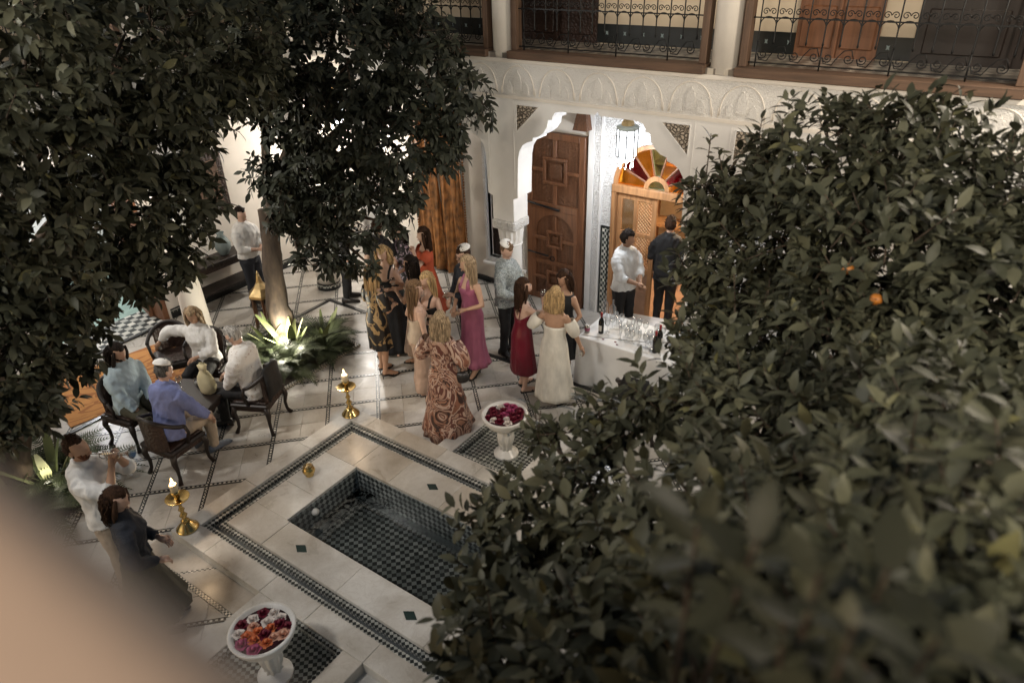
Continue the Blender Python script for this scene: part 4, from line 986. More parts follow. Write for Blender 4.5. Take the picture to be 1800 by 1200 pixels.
A['tan'] = person('brunette in a tan wide trouser suit with bare arms, looking right', (-5.72, 5.92), 62, 1.68, skin='skin_fair', hair=('long', 'hair_mid'), head=(-22, 4), dress=dict(mat='c_khaki', hem=.88, neck=1.27, flare=.0, strap='thin', back=.06), bottom=('c_tan', .98, .075), hands=[(.16, .22, 1.02), (.05, -.24, .86)], shoes='sandal')
A['swirl'] = person('woman from behind in a long brown and copper swirl print dress', (-4.86, 5.40), 104, 1.70, hair=('wavy', 'hair_ash'), dress=dict(mat='c_swirl', hem=.02, neck=1.43, flare=.17, folds=8, amp=.07, tight=.03, tier=.06, sleeve=(.0, .56, .075, .11)), hands=[(.2, .17, 1.08), (.14, -.22, .98)], shoes=None)
A['grey'] = person('man in a grey leaf print shirt and dark trousers by the pillar', (-5.32, 7.40), 8, 1.78, 'm', hair=('short', 'hair_mid'), kippah=True, head=(-20, 22), top=('c_greyleaf', .95, .84, .03, 1), bottom=('c_black', 1), hands=[(.28, .06, 1.16), (.22, -.14, 1.02)])
A['burgundy'] = person('woman in a burgundy satin slip dress sipping from a glass', (-4.60, 6.74), 62, 1.66, skin='skin_fair', hair=('wavy', 'hair_brown'), head=(-18, 0), dress=dict(mat='c_burgundy', hem=.34, neck=1.27, flare=.05, folds=6, amp=.03, strap='thin', back=.10), hands=[(.26, .10, 1.15), (.30, -.06, 1.36)], shoes='sandal')
A['white'] = person('woman from behind in an ivory off shoulder midi dress at the bar', (-4.08, 6.70), 100, 1.68, skin='skin_tan', hair=('bob', 'hair_blonde'), dress=dict(mat='c_ivory', hem=.13, neck=1.24, flare=.11, folds=9, amp=.035, tight=.018, sleeve=(.12, .56, .055, .09)), hands=[(.22, .22, 1.16), (.12, -.34, .88)], shoes='sandal')
A['blackdress'] = person('dark haired woman in a sleeveless black dress at the end of the bar', (-4.30, 7.30), 268, 1.64, skin='skin_tan', hair=('bob', 'hair_brown'), head=(-14, 14), dress=dict(mat='c_black', hem=.4, neck=1.42, flare=.05, tight=.014), hands=[(.22, .2, 1.0), (.24, -.1, 1.1)], shoes='sandal')
A['barman'] = person('barman in a white shirt with rolled sleeves behind the bar table', (-4.06, 8.62), -22, 1.80, 'm', skin='skin_brown', hair=('short', 'hair_dark'), head=(42, 8), top=('c_white', .72, .90, .03, 1), bottom=('c_black', 1), hands=[(.30, .03, 1.06), (.32, -.04, 1.08)])
A['suit'] = person('man in a black suit standing in the fanlight doorway', (-3.74, 9.42), 100, 1.80, 'm', hair=('short', 'hair_brown'), top=('c_black', .97, .80, .03), bottom=('c_black', 1))
A['trumpet'] = person('bearded man in a pale shirt playing a small trumpet by the parapet', (-5.93, 1.80), 32, 1.80, 'm', skin='skin_tan', hair=('short', 'hair_brown'), beard='hair_auburn', head=(-6, -14), lean=-4, top=('c_white', .72, .88, .03, 1), bottom=('c_khaki', 1), hands=[(.27, .03, 1.53), (.24, -.04, 1.50)], pole=[(-.2, .6, -1), (-.2, -.6, -1)])
A['dark'] = person('auburn haired woman in a dark top and long dark skirt beside the trumpet player', (-5.22, 1.66), 62, 1.66, hair=('bob', 'hair_brown'), head=(-30, 10), top=('c_navy', .95, .98, .022), dress=dict(mat='c_olive', hem=.3, neck=1.08, flare=.16, folds=8, tight=.02), hands=[(.20, .10, 1.02), (.18, -.16, .98)])
A['whiteman'] = person('man in a white shirt and dark trousers by the console table', (-9.85, 6.38), 12, 1.78, 'm', hair=('short', 'hair_dark'), top=('c_white', .8, .95, .03, 1), bottom=('c_navy', 1), hands=[(.30, .02, 1.10), (.28, -.06, 1.12)])
A['kipcol'] = person('balding man in a dark jacket and skullcap in front of the round column', (-8.72, 7.38), 52, 1.76, 'm', hair=('bald', 'hair_grey'), kippah=True, top=('c_black', .97, .80, .03), bottom=('c_black', .95))
A['greyblue'] = person('man in a slate blue shirt far back in the corner gallery', (-9.96, 8.45), -100, 1.80, 'm', skin='skin_tan', hair=('short', 'hair_dark'), top=('c_slate', .66, .9, .025, 1), bottom=('c_navy', 1), hands=[(.28, .02, 1.08), (.26, -.06, 1.06)])
# ---- seated round the low table
A['sweater'] = person('long haired bearded man in a pale blue sweater seated on the left', (-8.15, 3.17), 12, 1.80, 'm', 'skin_tan', 'sit', 6, hair=('mane', 'hair_dark'), beard='hair_dark', head=(4, 6), top=('c_skyblue', .92, .86, .03), bottom=('c_olive', 1), hands=[(.34, .06, .92), (.30, -.12, .90)], seat=.44)
A['kipblue'] = person('man in a periwinkle shirt and skullcap seated with his back to us', (-7.16, 3.10), 98, 1.78, 'm', 'skin_fair', 'sit', 10, hair=('short', 'hair_steel'), kippah=True, head=(-8, 12), top=('c_periwinkle', .95, .86, .035, 1), bottom=('c_khaki', 1), hands=[(.36, .16, .96), (.38, -.22, .92)], seat=.46, shoes='c_slate')
A['blondeseat'] = person('blonde woman in a white blouse seated facing us, one arm stretched out', (-8.27, 4.36), -56, 1.66, 'f', 'skin_tan', 'sit', 4, hair=('wavy', 'hair_ash'), head=(10, 14), top=('c_white', .9, .88, .035, 1), bottom=('c_black', 1), hands=[(.26, -.02, 1.06), (.02, -.62, 1.18)], pole=[(0, .7, -.7), (-.2, -.3, .8)], seat=.45)
A['glasses'] = person('grey haired man in glasses and a speckled white shirt, legs crossed', (-7.05, 4.24), 206, 1.78, 'm', 'skin_fair', 'sit', 8, hair=('short', 'hair_grey'), glasses=True, head=(6, 26), top=('c_speckle', .94, .82, .04, 1), bottom=('c_black', 1), hands=[(.34, .10, .90), (.36, -.05, 1.06)], seat=.47, legs=[(.05, .0), (.12, -.06)])
flush_people()

# ================================================================== furniture and small things
def chair(label, loc, rz, jacket=False):
    t = empty('carved_armchair', loc, R(rz), label=label, cat='chair', group='carved dark armchairs round the low table')
    obj('seat', MB().box(-.25, .25, -.27, .27, .40, .455, .015), 'dark_wood', t); obj('cushion', MB().box(-.22, .22, -.23, .23, .455, .475, .01), 'dark_carved', t)
    for sx in (1, -1):
        for sy in (1, -1):
            obj('leg', MB().tube([(sx*.21, sy*.23, .41), (sx*.235, sy*.25, .30), (sx*.215, sy*.235, .18), (sx*.22, sy*.24, .08), (sx*.25, sy*.265, 0)], [.04, .034, .022, .02, .03], 8), 'dark_wood', t, True)
    obj('apron', MB().box(-.23, .23, -.25, .25, .34, .40, .01), 'dark_carved', t)
    # curved back wrapping round into the arms
    mb = MB(); rail = MB(); pts = []
    for i in range(17):
        a = R(95+170*i/16); r = .29; pts.append((r*cos(a)*1.0+.02, r*sin(a), .70+.17*max(0, -cos(a))**1.5))
    rail.tube(pts, .026, 8); obj('back_rail', rail, 'dark_wood', t, True)
    rings = []
    for p in pts[4:13]:
        d = V((p[0], p[1], 0)).normalized()*.016
        rings.append([(p[0]+d.x, p[1]+d.y, .455), (p[0]-d.x, p[1]-d.y, .455), (p[0]-d.x, p[1]-d.y, p[2]), (p[0]+d.x, p[1]+d.y, p[2])])
    obj('back_panel', mb.loft(rings), 'dark_carved', t)
    for sy in (1, -1): obj('arm_post', MB().tube([(.0, sy*.285, .70), (.04, sy*.27, .58), (.0, sy*.255, .455)], [.022, .02, .026], 8), 'dark_wood', t, True)
    if jacket:
        c = MB(); n = 22; rings = []
        for i, (p0, k) in enumerate(((pts[5], 0), (pts[6], .02), (pts[8], .04), (pts[10], .03), (pts[11], 0))):
            x, y, z = p0; d = V((x, y, 0)).normalized(); rr = []
            for j in range(n):
                a = 2*PI*j/n; rr.append((x+d.x*(.06+.02*sin(3*a+i))*cos(a), y+d.y*(.06+.02*sin(2*a))*cos(a), z-.16+.24*sin(a)+.02*sin(5*a+i)))
            rings.append(rr)
        ja = obj('jacket', c.loft(rings), 'c_black', None, True, loc=loc, rz=R(rz)); tag(ja, 'black jacket draped over '+('the chair of the grey haired man' if loc[0] < -5 else 'the chair before the bar, behind leaves'), 'jacket')
    return t
chair('dark carved armchair of the grey haired man, jacket over its back', (-7.05, 4.24, 0), 206, True)
chair('dark carved armchair of the man in the periwinkle shirt', (-7.16, 3.10, 0), 98)
chair('dark carved armchair under the blonde woman in white', (-8.27, 4.36, 0), -56); chair('dark carved armchair of the man in the pale blue sweater', (-8.15, 3.17, 0), 12)
chair('dark armchair with a black jacket over it before the bar, behind leaves', (-2.86, 6.72, 0), 100, True)
chair('empty dark armchair left of the blonde woman, her hand on its back', (-8.86, 4.22, 0), -30)
t = empty('low_table', (-7.62, 3.74, 0), R(25), label='low dark carved table between the seated guests', cat='table')
obj('table_top', MB().box(-.36, .36, -.30, .30, .50, .545, .01), 'dark_wood', t); obj('apron', MB().box(-.32, .32, -.26, .26, .42, .50), 'dark_carved', t)
for sx in (1, -1):
    for sy in (1, -1): obj('leg', MB().tube([(sx*.30, sy*.24, .45), (sx*.31, sy*.25, .25), (sx*.29, sy*.235, .1), (sx*.31, sy*.25, 0)], [.035, .03, .022, .03], 8), 'dark_wood', t, True)
mb = MB(); n = 20; rings = []
for i, (r, z) in enumerate(((.10, 0), (.125, .02), (.13, .1), (.115, .2), (.075, .27), (.045, .30), (.06, .35), (.075, .39))):
    rings.append([(r*(1+.10*sin(5*a+i)+.05*sin(9*a))*cos(a), r*.72*(1+.08*sin(4*a+i*2))*sin(a), z+.012*sin(3*a+i)) for a in [2*PI*j/n for j in range(n)]])
mat('linen', (.52, .45, .27), .9, bmp=.4, bscale=60)
obj('cloth_bag', mb.loft(rings), 'linen', None, True, loc=(-7.50, 3.86, .546), label='tied pale linen bag standing on the low table', cat='bag')
ph = empty('phone', (-7.45, 3.56, .55), R(60), label='small phone with lit screen on the low table', cat='phone')
obj('phone_body', MB().box(-.07, .07, -.035, .035, 0, .009, .002), 'eye_dark', ph); obj('screen', MB().box(-.064, -.02, -.03, .03, .0092, .0102), 'phone_light', ph)
GL = {}
def glass_mesh(kind, wine=None):
    k = (kind, wine)
    if k in GL: return GL[k]
    if kind == 'wine': pr = [(.036, 0), (.036, .004), (.006, .008), (.005, .085), (.02, .10), (.038, .13), (.04, .16), (.033, .205), (.0315, .205), (.038, .16), (.036, .131), (.018, .103), (.001, .098)]
    elif kind == 'flute': pr = [(.03, 0), (.03, .004), (.005, .008), (.005, .08), (.018, .1), (.026, .15), (.024, .22), (.0225, .22), (.024, .15), (.016, .102), (.001, .098)]
    else: pr = [(.03, 0), (.036, .10), (.0345, .10), (.029, .006), (.001, .005)]
    me = MB().lathe(pr, 16, cap=False).mesh('bowl', True, ['clear_glass']); fl_ = None
    if wine: fl_ = MB().lathe([(.0275, .008), (.032, .06)], 14).mesh('drink', True, [wine]) if kind == 'tumbler' else MB().lathe([(.015, .102), (.034, .131), (.037, .15)], 14).mesh('drink', True, [wine])
    GL[k] = (me, fl_); return GL[k]
mat('red_wine', (.05, .004, .01), .1); mat('pale_drink', (.75, .50, .22), .15); mat('ice_drink', (.75, .72, .66), .2)
def glass(loc, kind, wine, label, group=None, tilt=None):
    a, b = glass_mesh(kind, wine)
    o = link('drinking_glass', a, None, loc, label=label, cat='glass', group=group)
    if b: link('drink', b, o)
    if tilt: o.rotation_euler = tilt
    return o
def held(k, i, kind, wine, label, dz=0):
    p, d = A[k]['hands'][i]; glass(p+V((0, 0, (-.10 if kind == 'wine' else -.04)+dz)), kind, wine, label)
held('blonde', 1, 'tumbler', 'ice_drink', 'tumbler in the hands of the blonde woman in black'); held('pink', 0, 'tumbler', 'pale_drink', 'short glass of pale drink held by the woman in pink')
held('drinking', 1, 'tumbler', 'ice_drink', 'tumbler at the lips of the blonde woman drinking'); held('burgundy', 1, 'wine', 'red_wine', 'glass of red wine held by the woman in burgundy')
held('profile', 1, 'tumbler', 'ice_drink', 'tumbler held by the dark haired woman in profile'); held('kipdark', 0, 'tumbler', 'pale_drink', 'glass held by the man in dark clothes behind the pink dress')
held('grey', 0, 'tumbler', 'ice_drink', 'tumbler held by the man in the grey leaf shirt'); held('white', 1, 'tumbler', 'ice_drink', 'empty tumbler in the hand of the woman in ivory')
glass((-7.74, 3.86, .547), 'tumbler', 'ice_drink', 'tumbler on the low table beside the linen bag'); glass((-7.82, 3.68, .547), 'wine', None, 'stemmed glass at the far edge of the low table')
# trumpet
p0, d0 = A['trumpet']['hands'][0]; Mt = A['trumpet']['M']; tp_ = A['trumpet']['tp']
tr = empty('trumpet', (0, 0, 0), label='small silver trumpet raised to the bearded man’s lips'.replace('’s', ''), cat='trumpet')
mo = Mt @ tp_(.10, 0, 1.585); dr3 = (Mt.to_3x3() @ V((1, -.05, .10))).normalized(); sd3 = dr3.cross(V((0, 0, 1))).normalized(); up3 = sd3.cross(dr3)
def tq(a, b): return mo+dr3*a+up3*b
obj('mouthpiece', MB().tube([tq(0, 0), tq(.02, 0), tq(.05, 0)], [.012, .006, .005], 10), 'silver', tr, True)
obj('tubing', MB().tube([tq(.05, 0), tq(.24, 0), tq(.275, -.01), tq(.28, -.035), tq(.26, -.055), tq(.10, -.055), tq(.08, -.035), tq(.09, -.012), tq(.13, -.004), tq(.30, -.004)], .006, 8), 'silver', tr, True)
obj('bell', MB().tube([tq(.26, -.004), tq(.33, -.004), tq(.37, -.004), tq(.395, -.004), tq(.41, -.004)], [.007, .012, .022, .042, .055], 16, False), 'silver', tr, True)
for k in range(3): obj('valve', MB().tube([tq(.14+k*.022, .03), tq(.14+k*.022, -.075)], .009, 8), 'silver', tr, True)
# handbag of the swirl dress woman
hb = empty('handbag', (-4.64, 5.46, .80), R(30), label='small black quilted handbag hanging at the hip of the swirl dress', cat='handbag')
obj('bag_body', MB().ell((0, 0, .07), (.10, .045, .08), 16, 10), 'leather', hb, True)
obj('strap', MB().tube([(-.09, 0, .13), (-.07, -.02, .34), (0, -.05, .52), (.07, -.02, .34), (.09, 0, .13)], .006, 6), 'leather', hb, True)
# candlesticks
def candlestick(loc, label, g):
    t = empty('candlestick', loc, label=label, cat='candlestick', group='brass candlesticks on the fountain rim')
    obj('base', MB().lathe([(.115, 0), (.115, .012), (.10, .022), (.085, .05), (.05, .085), (.035, .10)], 24), 'brass', t, True)
    obj('stem', MB().lathe([(.035, .10), (.045, .115), (.03, .13), (.022, .15), (.042, .185), (.022, .215), (.018, .24), (.034, .265), (.02, .29), (.016, .33), (.03, .35), (.02, .365), (.018, .40)], 20), 'brass', t, True)
    obj('drip_pan', MB().lathe([(.02, .385), (.06, .39), (.115, .415), (.122, .43), (.118, .43), (.06, .402), (.02, .40)], 28), 'brass', t, True)
    obj('socket', MB().lathe([(.018, .40), (.028, .43), (.022, .45), (.034, .47), (.044, .48), (.044, .52)], 20), 'brass', t, True)
    c = obj('candle', MB().lathe([(.038, .50), (.038, .60), (.034, .612), (.012, .606)], 20), 'wax', t, True)
    obj('flame', MB().lathe([(.003, .612), (.013, .625), (.015, .64), (.008, .665), (.001, .69)], 12), 'flame', c, True)
    lamp('candle_light', 'POINT', (loc[0], loc[1], loc[2]+.74), 6, (1, .70, .42), .03)
candlestick((-6.08, 4.88, .121), 'brass candlestick with lit candle at the far corner of the fountain', 0); candlestick((-6.05, 2.47, .121), 'brass candlestick with lit candle near the trumpet player', 1)
t = empty('brass_pot', (-5.60, 3.76, .121), R(30), label='small round brass pot standing on the marble ledge of the pool', cat='pot')
obj('pot_body', MB().lathe([(.045, 0), (.05, .012), (.035, .02), (.065, .045), (.075, .08), (.062, .115), (.05, .125), (.058, .135)], 20), 'brass', t, True); obj('pot_lid', MB().lathe([(.055, .135), (.04, .15), (.012, .158), (.012, .172), (.001, .176)], 16), 'brass_old', t, True)
# marble bowls with roses
def rose_mesh(nm, m):
    mb = MB()
    for ring_, (n, r, hh, tl) in enumerate(((1, .0, .030, 0), (3, .012, .03, .2), (4, .022, .026, .5), (5, .032, .018, .85))):
        if ring_ == 0: mb.ell((0, 0, .022), (.012, .012, .018), 8, 6); continue
        for k in range(n):
            a = 2*PI*k/n+ring_; c_, s_ = cos(a), sin(a); w_ = .018+.006*ring_; pts = []
            for u in (-1, -.4, .4, 1):
                for v in (0, .5, 1):
                    rr = r*(.45+.55*v)+.010*v*tl-.006*u*u; x = rr; y = u*w_*(.6+.4*v); z = hh*(.1+.9*v)-.006*v*v*tl*2-.004*u*u
                    pts.append((x*c_-y*s_, x*s_+y*c_, z+.002))
            mb.add(pts, [(i*3+j, i*3+j+1, (i+1)*3+j+1, (i+1)*3+j) for i in range(3) for j in range(2)])
    return mb.mesh('rose', True, [m])
RC = {}
for nm_, c_ in (('white', (.80, .72, .66)), ('crimson', (.16, .006, .025)), ('pink', (.46, .07, .18)), ('orange', (.72, .20, .07)), ('peach', (.74, .42, .30))):
    mat('rose_'+nm_, c_, .6); RC[nm_] = rose_mesh(nm_, 'rose_'+nm_)
mat('petal_bed', (.05, .004, .01), .7, bmp=.6)
for k, (bx, by, nm_, cols) in enumerate(((-3.95, 1.90, 'near', ['white', 'orange', 'crimson', 'peach', 'white', 'orange', 'pink', 'crimson']), (-3.98, 5.42, 'far', ['crimson', 'pink', 'white', 'crimson', 'crimson']))):
    t = empty('pedestal_bowl', (bx, by, .021), label=f'carved white marble pedestal bowl of roses in the {nm_} basin', cat='bowl')
    obj('foot', MB().lathe([(.15, 0), (.15, .025), (.12, .05), (.075, .09)], 28), 'marble_white', t, 'auto')
    n = 28; pr = [(.075, .09), (.06, .12), (.085, .17), (.10, .24), (.095, .31), (.075, .37), (.09, .40)]
    obj('stem', MB().loft([[((r+.008*cos(9*a))*cos(a), (r+.008*cos(9*a))*sin(a), z) for a in [2*PI*j/54 for j in range(54)]] for r, z in pr]), 'marble_white', t, True)
    bo = obj('basin', MB().lathe([(.09, .40), (.14, .42), (.22, .47), (.255, .53), (.27, .575), (.275, .59), (.262, .60), (.24, .59), (.225, .565), (.02, .54)], 40), 'marble_white', t, True)
    obj('petal_bed', MB().lathe([(.228, .568), (.15, .576), (.02, .578)], 28), 'petal_bed', bo, True)
    placed = []
    for q in range(400):
        a = random.uniform(0, 2*PI); r = .20*math.sqrt(random.random()); x, y = r*cos(a), r*sin(a)
        if all((x-u)**2+(y-v)**2 > .066**2 for u, v in placed): placed.append((x, y))
        if len(placed) > 24: break
    for q_i, (x, y) in enumerate(placed):
        c_ = cols[q_i % len(cols)]; o = link('rose', RC[c_], None, (bx+x, by+y, .021+.574+random.uniform(-.004, .006)), random.uniform(0, 6), label=f'{c_} rose among the blooms in the {nm_} marble bowl', cat='rose', group=f'{c_} roses in the {nm_} bowl')
        o.scale = (random.uniform(1.1, 1.45),)*3
# bar table
TX0, TX1, TY0, TY1 = -4.06, -1.95, 7.26, 8.06
bt = empty('bar_table', ((TX0+TX1)/2, (TY0+TY1)/2, 0), label='long bar table under a white floor length cloth', cat='table')
obj('table_top', MB().box(-(TX1-TX0)/2+.02, (TX1-TX0)/2-.02, -.38, .38, .70, .735), 'dark_wood', bt)
for sx in (1, -1):
    for sy in (1, -1): obj('leg', MB().tube([(sx*.98, sy*.34, 0), (sx*.98, sy*.34, .7)], .02, 8), 'iron', bt)
mb = MB(); rings = []; hx, hy = (TX1-TX0)/2, (TY1-TY0)/2
per = [(-hx+2*hx*i/40, -hy) for i in range(40)]+[(hx, -hy+2*hy*i/16) for i in range(16)]+[(hx-2*hx*i/40, hy) for i in range(40)]+[(-hx, hy-2*hy*i/16) for i in range(16)]
for z, out, am in ((.752, -.06, 0), (.752, -.012, 0), (.748, -.002, 0), (.735, .004, .001), (.55, .008, .006), (.3, .014, .013), (.02, .02, .02)):
    rr = []
    for i, (x, y) in enumerate(per):
        nx = 1 if x >= hx-.001 else (-1 if x <= -hx+.001 else 0); ny = 1 if y >= hy-.001 else (-1 if y <= -hy+.001 else 0)
        o_ = out+am*(sin(i*.85)+.6*sin(i*.37+2)); rr.append((x+nx*o_, y+ny*o_, z))
    rings.append(rr)
mb.loft(rings); tc = obj('tablecloth', mb, 'white_cloth', None, True, loc=bt.location, label='white floor length cloth draped over the bar table', cat='tablecloth')
tc.data.set_sharp_from_angle(angle=R(50))
zt = .753; cnt = 0
for i in range(9):
    for j in range(4):
        x = -3.78+i*.088+random.uniform(-.012, .012)+.01*j; y = 7.48+j*.10+random.uniform(-.015, .015)
        if (j == 0 and i < 3) or random.random() < .25: continue
        glass((x, y, zt), 'wine' if (i+j) % 3 else 'flute', None, 'clean stemmed glass in the crowd of glasses on the bar table', 'rows of clean glasses on the bar')
def bottle(loc, label, m='bottle_glass', h=.31, lab=True, cat='bottle', r=.037):
    t = empty('bottle', loc, random.uniform(0, 6), label=label, cat=cat)
    obj('bottle_body', MB().lathe([(r*.9, 0), (r, .008), (r, h*.58), (r*.8, h*.66), (.014, h*.76), (.013, h*.97), (.016, h*.98), (.016, h)], 20), m, t, True)
    if lab:
        obj('paper_label', MB().loft([[(r*1.02*cos(a), r*1.02*sin(a), z) for a in [-1.1+2.2*k/10 for k in range(11)]]+[(r*1.0*cos(a), r*1.0*sin(a), z) for a in [1.1-2.2*k/10 for k in range(11)]] for z in (h*.14, h*.42)]), 'paper', t)
        obj('capsule', MB().lathe([(.0145, h*.8), (.0165, h*.985), (.0165, h*1.005), (.002, h*1.006)], 14), 'red_plastic', t, True)
bottle((-3.83, 7.50, zt), 'red wine bottle at the left end of the bar near the ivory dress'); bottle((-3.0, 7.42, zt), 'red wine bottle right of the crowd of glasses, nearer the front'); bottle((-3.02, 7.60, zt), 'dark bottle with a glass top right of the glasses, set behind')
bottle((-4.0, 7.93, zt), 'tall clear glass carafe at the back left of the bar', 'clear_glass', .36, False, 'carafe', .045); bottle((-3.9, 7.97, zt), 'shorter clear decanter beside the carafe', 'clear_glass', .28, False, 'carafe', .05)
t = empty('flower_jar', (-4.0, 7.42, zt), label='small tin jar on the corner of the bar table', cat='jar'); obj('jar', MB().lathe([(.035, 0), (.037, .11), (.033, .115), (.03, .115)], 16), 'silver', t, True); obj('band', MB().lathe([(.038, .03), (.038, .08)], 16, cap=False), 'c_pink', t, True)
t = empty('serving_tray', (-2.66, 7.78, zt), R(20), label='octagonal silver tray at the right end of the bar', cat='tray')
obj('tray', MB().lathe([(.22, .004), (.25, .03), (.26, .035), (.255, .04), (.215, .012), (.01, .01)], 8), 'silver', t)
for i in range(4): glass((-2.72+.1*(i % 2), 7.72+.1*(i//2), zt+.014), 'tumbler', 'red_wine' if i == 1 else None, 'tumbler standing on the octagonal silver tray', 'tumblers on the silver tray')
for x, y in ((-3.72, 7.36), (-3.55, 7.38), (-3.5, 7.33)): obj('fallen_petal', MB().ell((0, 0, .004), (.018, .014, .004), 8, 5), 'rose_crimson', None, True, loc=(x, y, zt), label='fallen dark red petal on the bar tablecloth', cat='petal', group='petals on the bar')
obj('folded_napkin', MB().box(-.09, .09, -.05, .05, 0, .02, .006), 'white_cloth', None, loc=(-3.15, 7.37, zt), rz=.3, label='folded white napkin lying beside the wine bottle', cat='napkin')
t = empty('cool_box', (-3.72, 8.62, 0), R(10), label='red cool box with white lid behind the barman', cat='cool box')
obj('box_body', MB().box(-.32, .32, -.22, .22, .01, .36, .03), 'red_plastic', t); obj('box_lid', MB().box(-.335, .335, -.235, .235, .362, .44, .03), 'white_plastic', t); obj('box_handle', MB().tube([(-.34, -.12, .3), (-.37, -.1, .32), (-.37, .1, .32), (-.34, .12, .3)], .012, 6), 'white_plastic', t, True)
# lanterns
def lantern(loc, label, power, col, size=1.0, drop=3.85):
    t = empty('hanging_lantern', loc, label=label, cat='lantern', group='hanging lanterns in the galleries'); n = 8; k = size
    def oc(r, z, ph=PI/8): return [(r*k*cos(2*PI*j/n+ph), r*k*sin(2*PI*j/n+ph), z*k) for j in range(n)]
    obj('glass_body', MB().loft([oc(.150, -.27), oc(.150, .12)]), 'lamp_glass', t)
    obj('lower_glass', MB().loft([oc(.145, -.275), oc(.11, -.33), oc(.04, -.36)]), 'lamp_glass', t)
    for j in range(n):
        a = 2*PI*j/n+PI/8; obj('glazing_bar', MB().tube([(.154*k*cos(a), .154*k*sin(a), -.275*k), (.154*k*cos(a), .154*k*sin(a), .125*k)], .009*k, 5), 'iron', t)
        obj('drop', MB().lathe([(.004*k, -.45*k), (.014*k, -.42*k), (.006*k, -.38*k), (.005*k, -.3*k)], 8, (.11*k*cos(a), .11*k*sin(a), 0)), 'silver', t, True)
    for z in (-.275, .03, .125):
        obj('rim', MB().loft([oc(.158, z-.006), oc(.158, z+.006)]), 'iron', t) if z != .03 else obj('rim', MB().tube([V(p) for p in oc(.155, z)]+[V(oc(.155, z)[0])], .005*k, 5), 'iron', t)
    obj('crown', MB().loft([oc(.165, .128), oc(.17, .165), oc(.14, .175), oc(.11, .18)]), 'zellige', t); obj('dome', MB().loft([oc(.10, .18), oc(.085, .23), (oc(.05, .28)), oc(.02, .30)]), 'brass_old', t)
    obj('chain', MB().tube([(0, 0, .29*k), (0, 0, drop-loc[2])], .008, 6), 'iron', t)
    lamp('lantern_light', 'POINT', (loc[0], loc[1], loc[2]-.48*k), power, col, .12)
lantern((-4.14, 8.62, 3.11), 'lit octagonal glass lantern hanging inside the scalloped arch', 52, COOL, .9)
lantern((-9.9, 8.75, 3.0), 'lit lantern in the far corner gallery behind the tree', 130, (1, .95, .88))
lantern((-10.1, 4.4, 3.05), 'lit lantern hanging before the salon doorway', 45, (1, .9, .78)); lantern((-12.6, 4.4, 2.7), 'lit lantern inside the salon', 90, (.95, .97, 1), 1, 3.5)
lantern((-3.4, 10.9, 2.9), 'lit lantern in the room behind the fanlight doorway', 220, (1, .82, .58), 1, 3.6)
# console with vase, brass lantern on legs, rug
t = empty('console_table', (-10.52, 6.25, 0), R(90), label='dark console table against the left gallery wall', cat='table')
obj('table_top', MB().box(-.62, .62, -.2, .2, .80, .85, .008), 'dark_wood', t); obj('shelf', MB().box(-.58, .58, -.17, .17, .32, .36), 'dark_wood', t); obj('apron', MB().box(-.58, .58, -.17, .17, .70, .80), 'dark_carved', t)
for sx in (1, -1):
    for sy in (1, -1): obj('leg', MB().box(sx*.57-.025, sx*.57+.025, sy*.15-.025, sy*.15+.025, 0, .8), 'dark_wood', t)
obj('vase', MB().lathe([(.06, 0), (.07, .01), (.13, .12), (.14, .2), (.09, .3), (.05, .36), (.07, .40), (.06, .40), (.04, .36)], 24), 'celadon', None, True, loc=(-10.5, 6.35, .851), label='grey green glazed vase on the console table', cat='vase')
obj('dish', MB().lathe([(.04, 0), (.06, .01), (.12, .04), (.115, .04), (.05, .015)], 20), 'silver', None, True, loc=(-10.45, 6.75, .851), label='shallow pale dish at the end of the console table', cat='dish')
t = empty('wall_picture', (-10.77, 6.25, 1.5), R(90), label='dark carved framed panel on the wall above the console', cat='picture'); obj('frame', MB().box(-.6, .6, -.04, .02, 0, 1.0, .02), 'dark_carved', t); obj('panel', MB().box(-.48, .48, -.045, -.03, .12, .88), 'old_beam', t)
t = empty('brass_brazier', (-9.08, 5.95, 0), R(20), label='brass pyramid lidded lantern on tall wooden legs behind the trunk', cat='lantern')
for j in range(6):
    a = 2*PI*j/6; obj('leg', MB().tube([(.17*cos(a), .17*sin(a), .62), (.175*cos(a), .175*sin(a), .3), (.20*cos(a), .20*sin(a), 0)], [.022, .02, .018], 6), 'stand_wood', t)
obj('bowl', MB().loft([[(r*cos(2*PI*j/6), r*sin(2*PI*j/6), z) for j in range(6)] for r, z in ((.05, .45), (.14, .52), (.19, .62))]), 'dark_wood', t)
obj('lid', MB().loft([[(r*cos(2*PI*j/6), r*sin(2*PI*j/6), z) for j in range(6)] for r, z in ((.22, .62), (.215, .66), (.12, .75), (.055, .84), (.03, .95), (.015, .98))]), 'brass_old', t)
obj('finial', MB().lathe([(.012, .97), (.025, .99), (.012, 1.01), (.002, 1.04)], 10), 'brass_old', t, True)
obj('rug', MB().box(-.72, .72, -1.05, 1.05, 0, .012, .004), 'rug', None, loc=(-9.62, 3.92, .006), rz=-.2, label='orange brown patterned rug before the salon doorway', cat='rug')
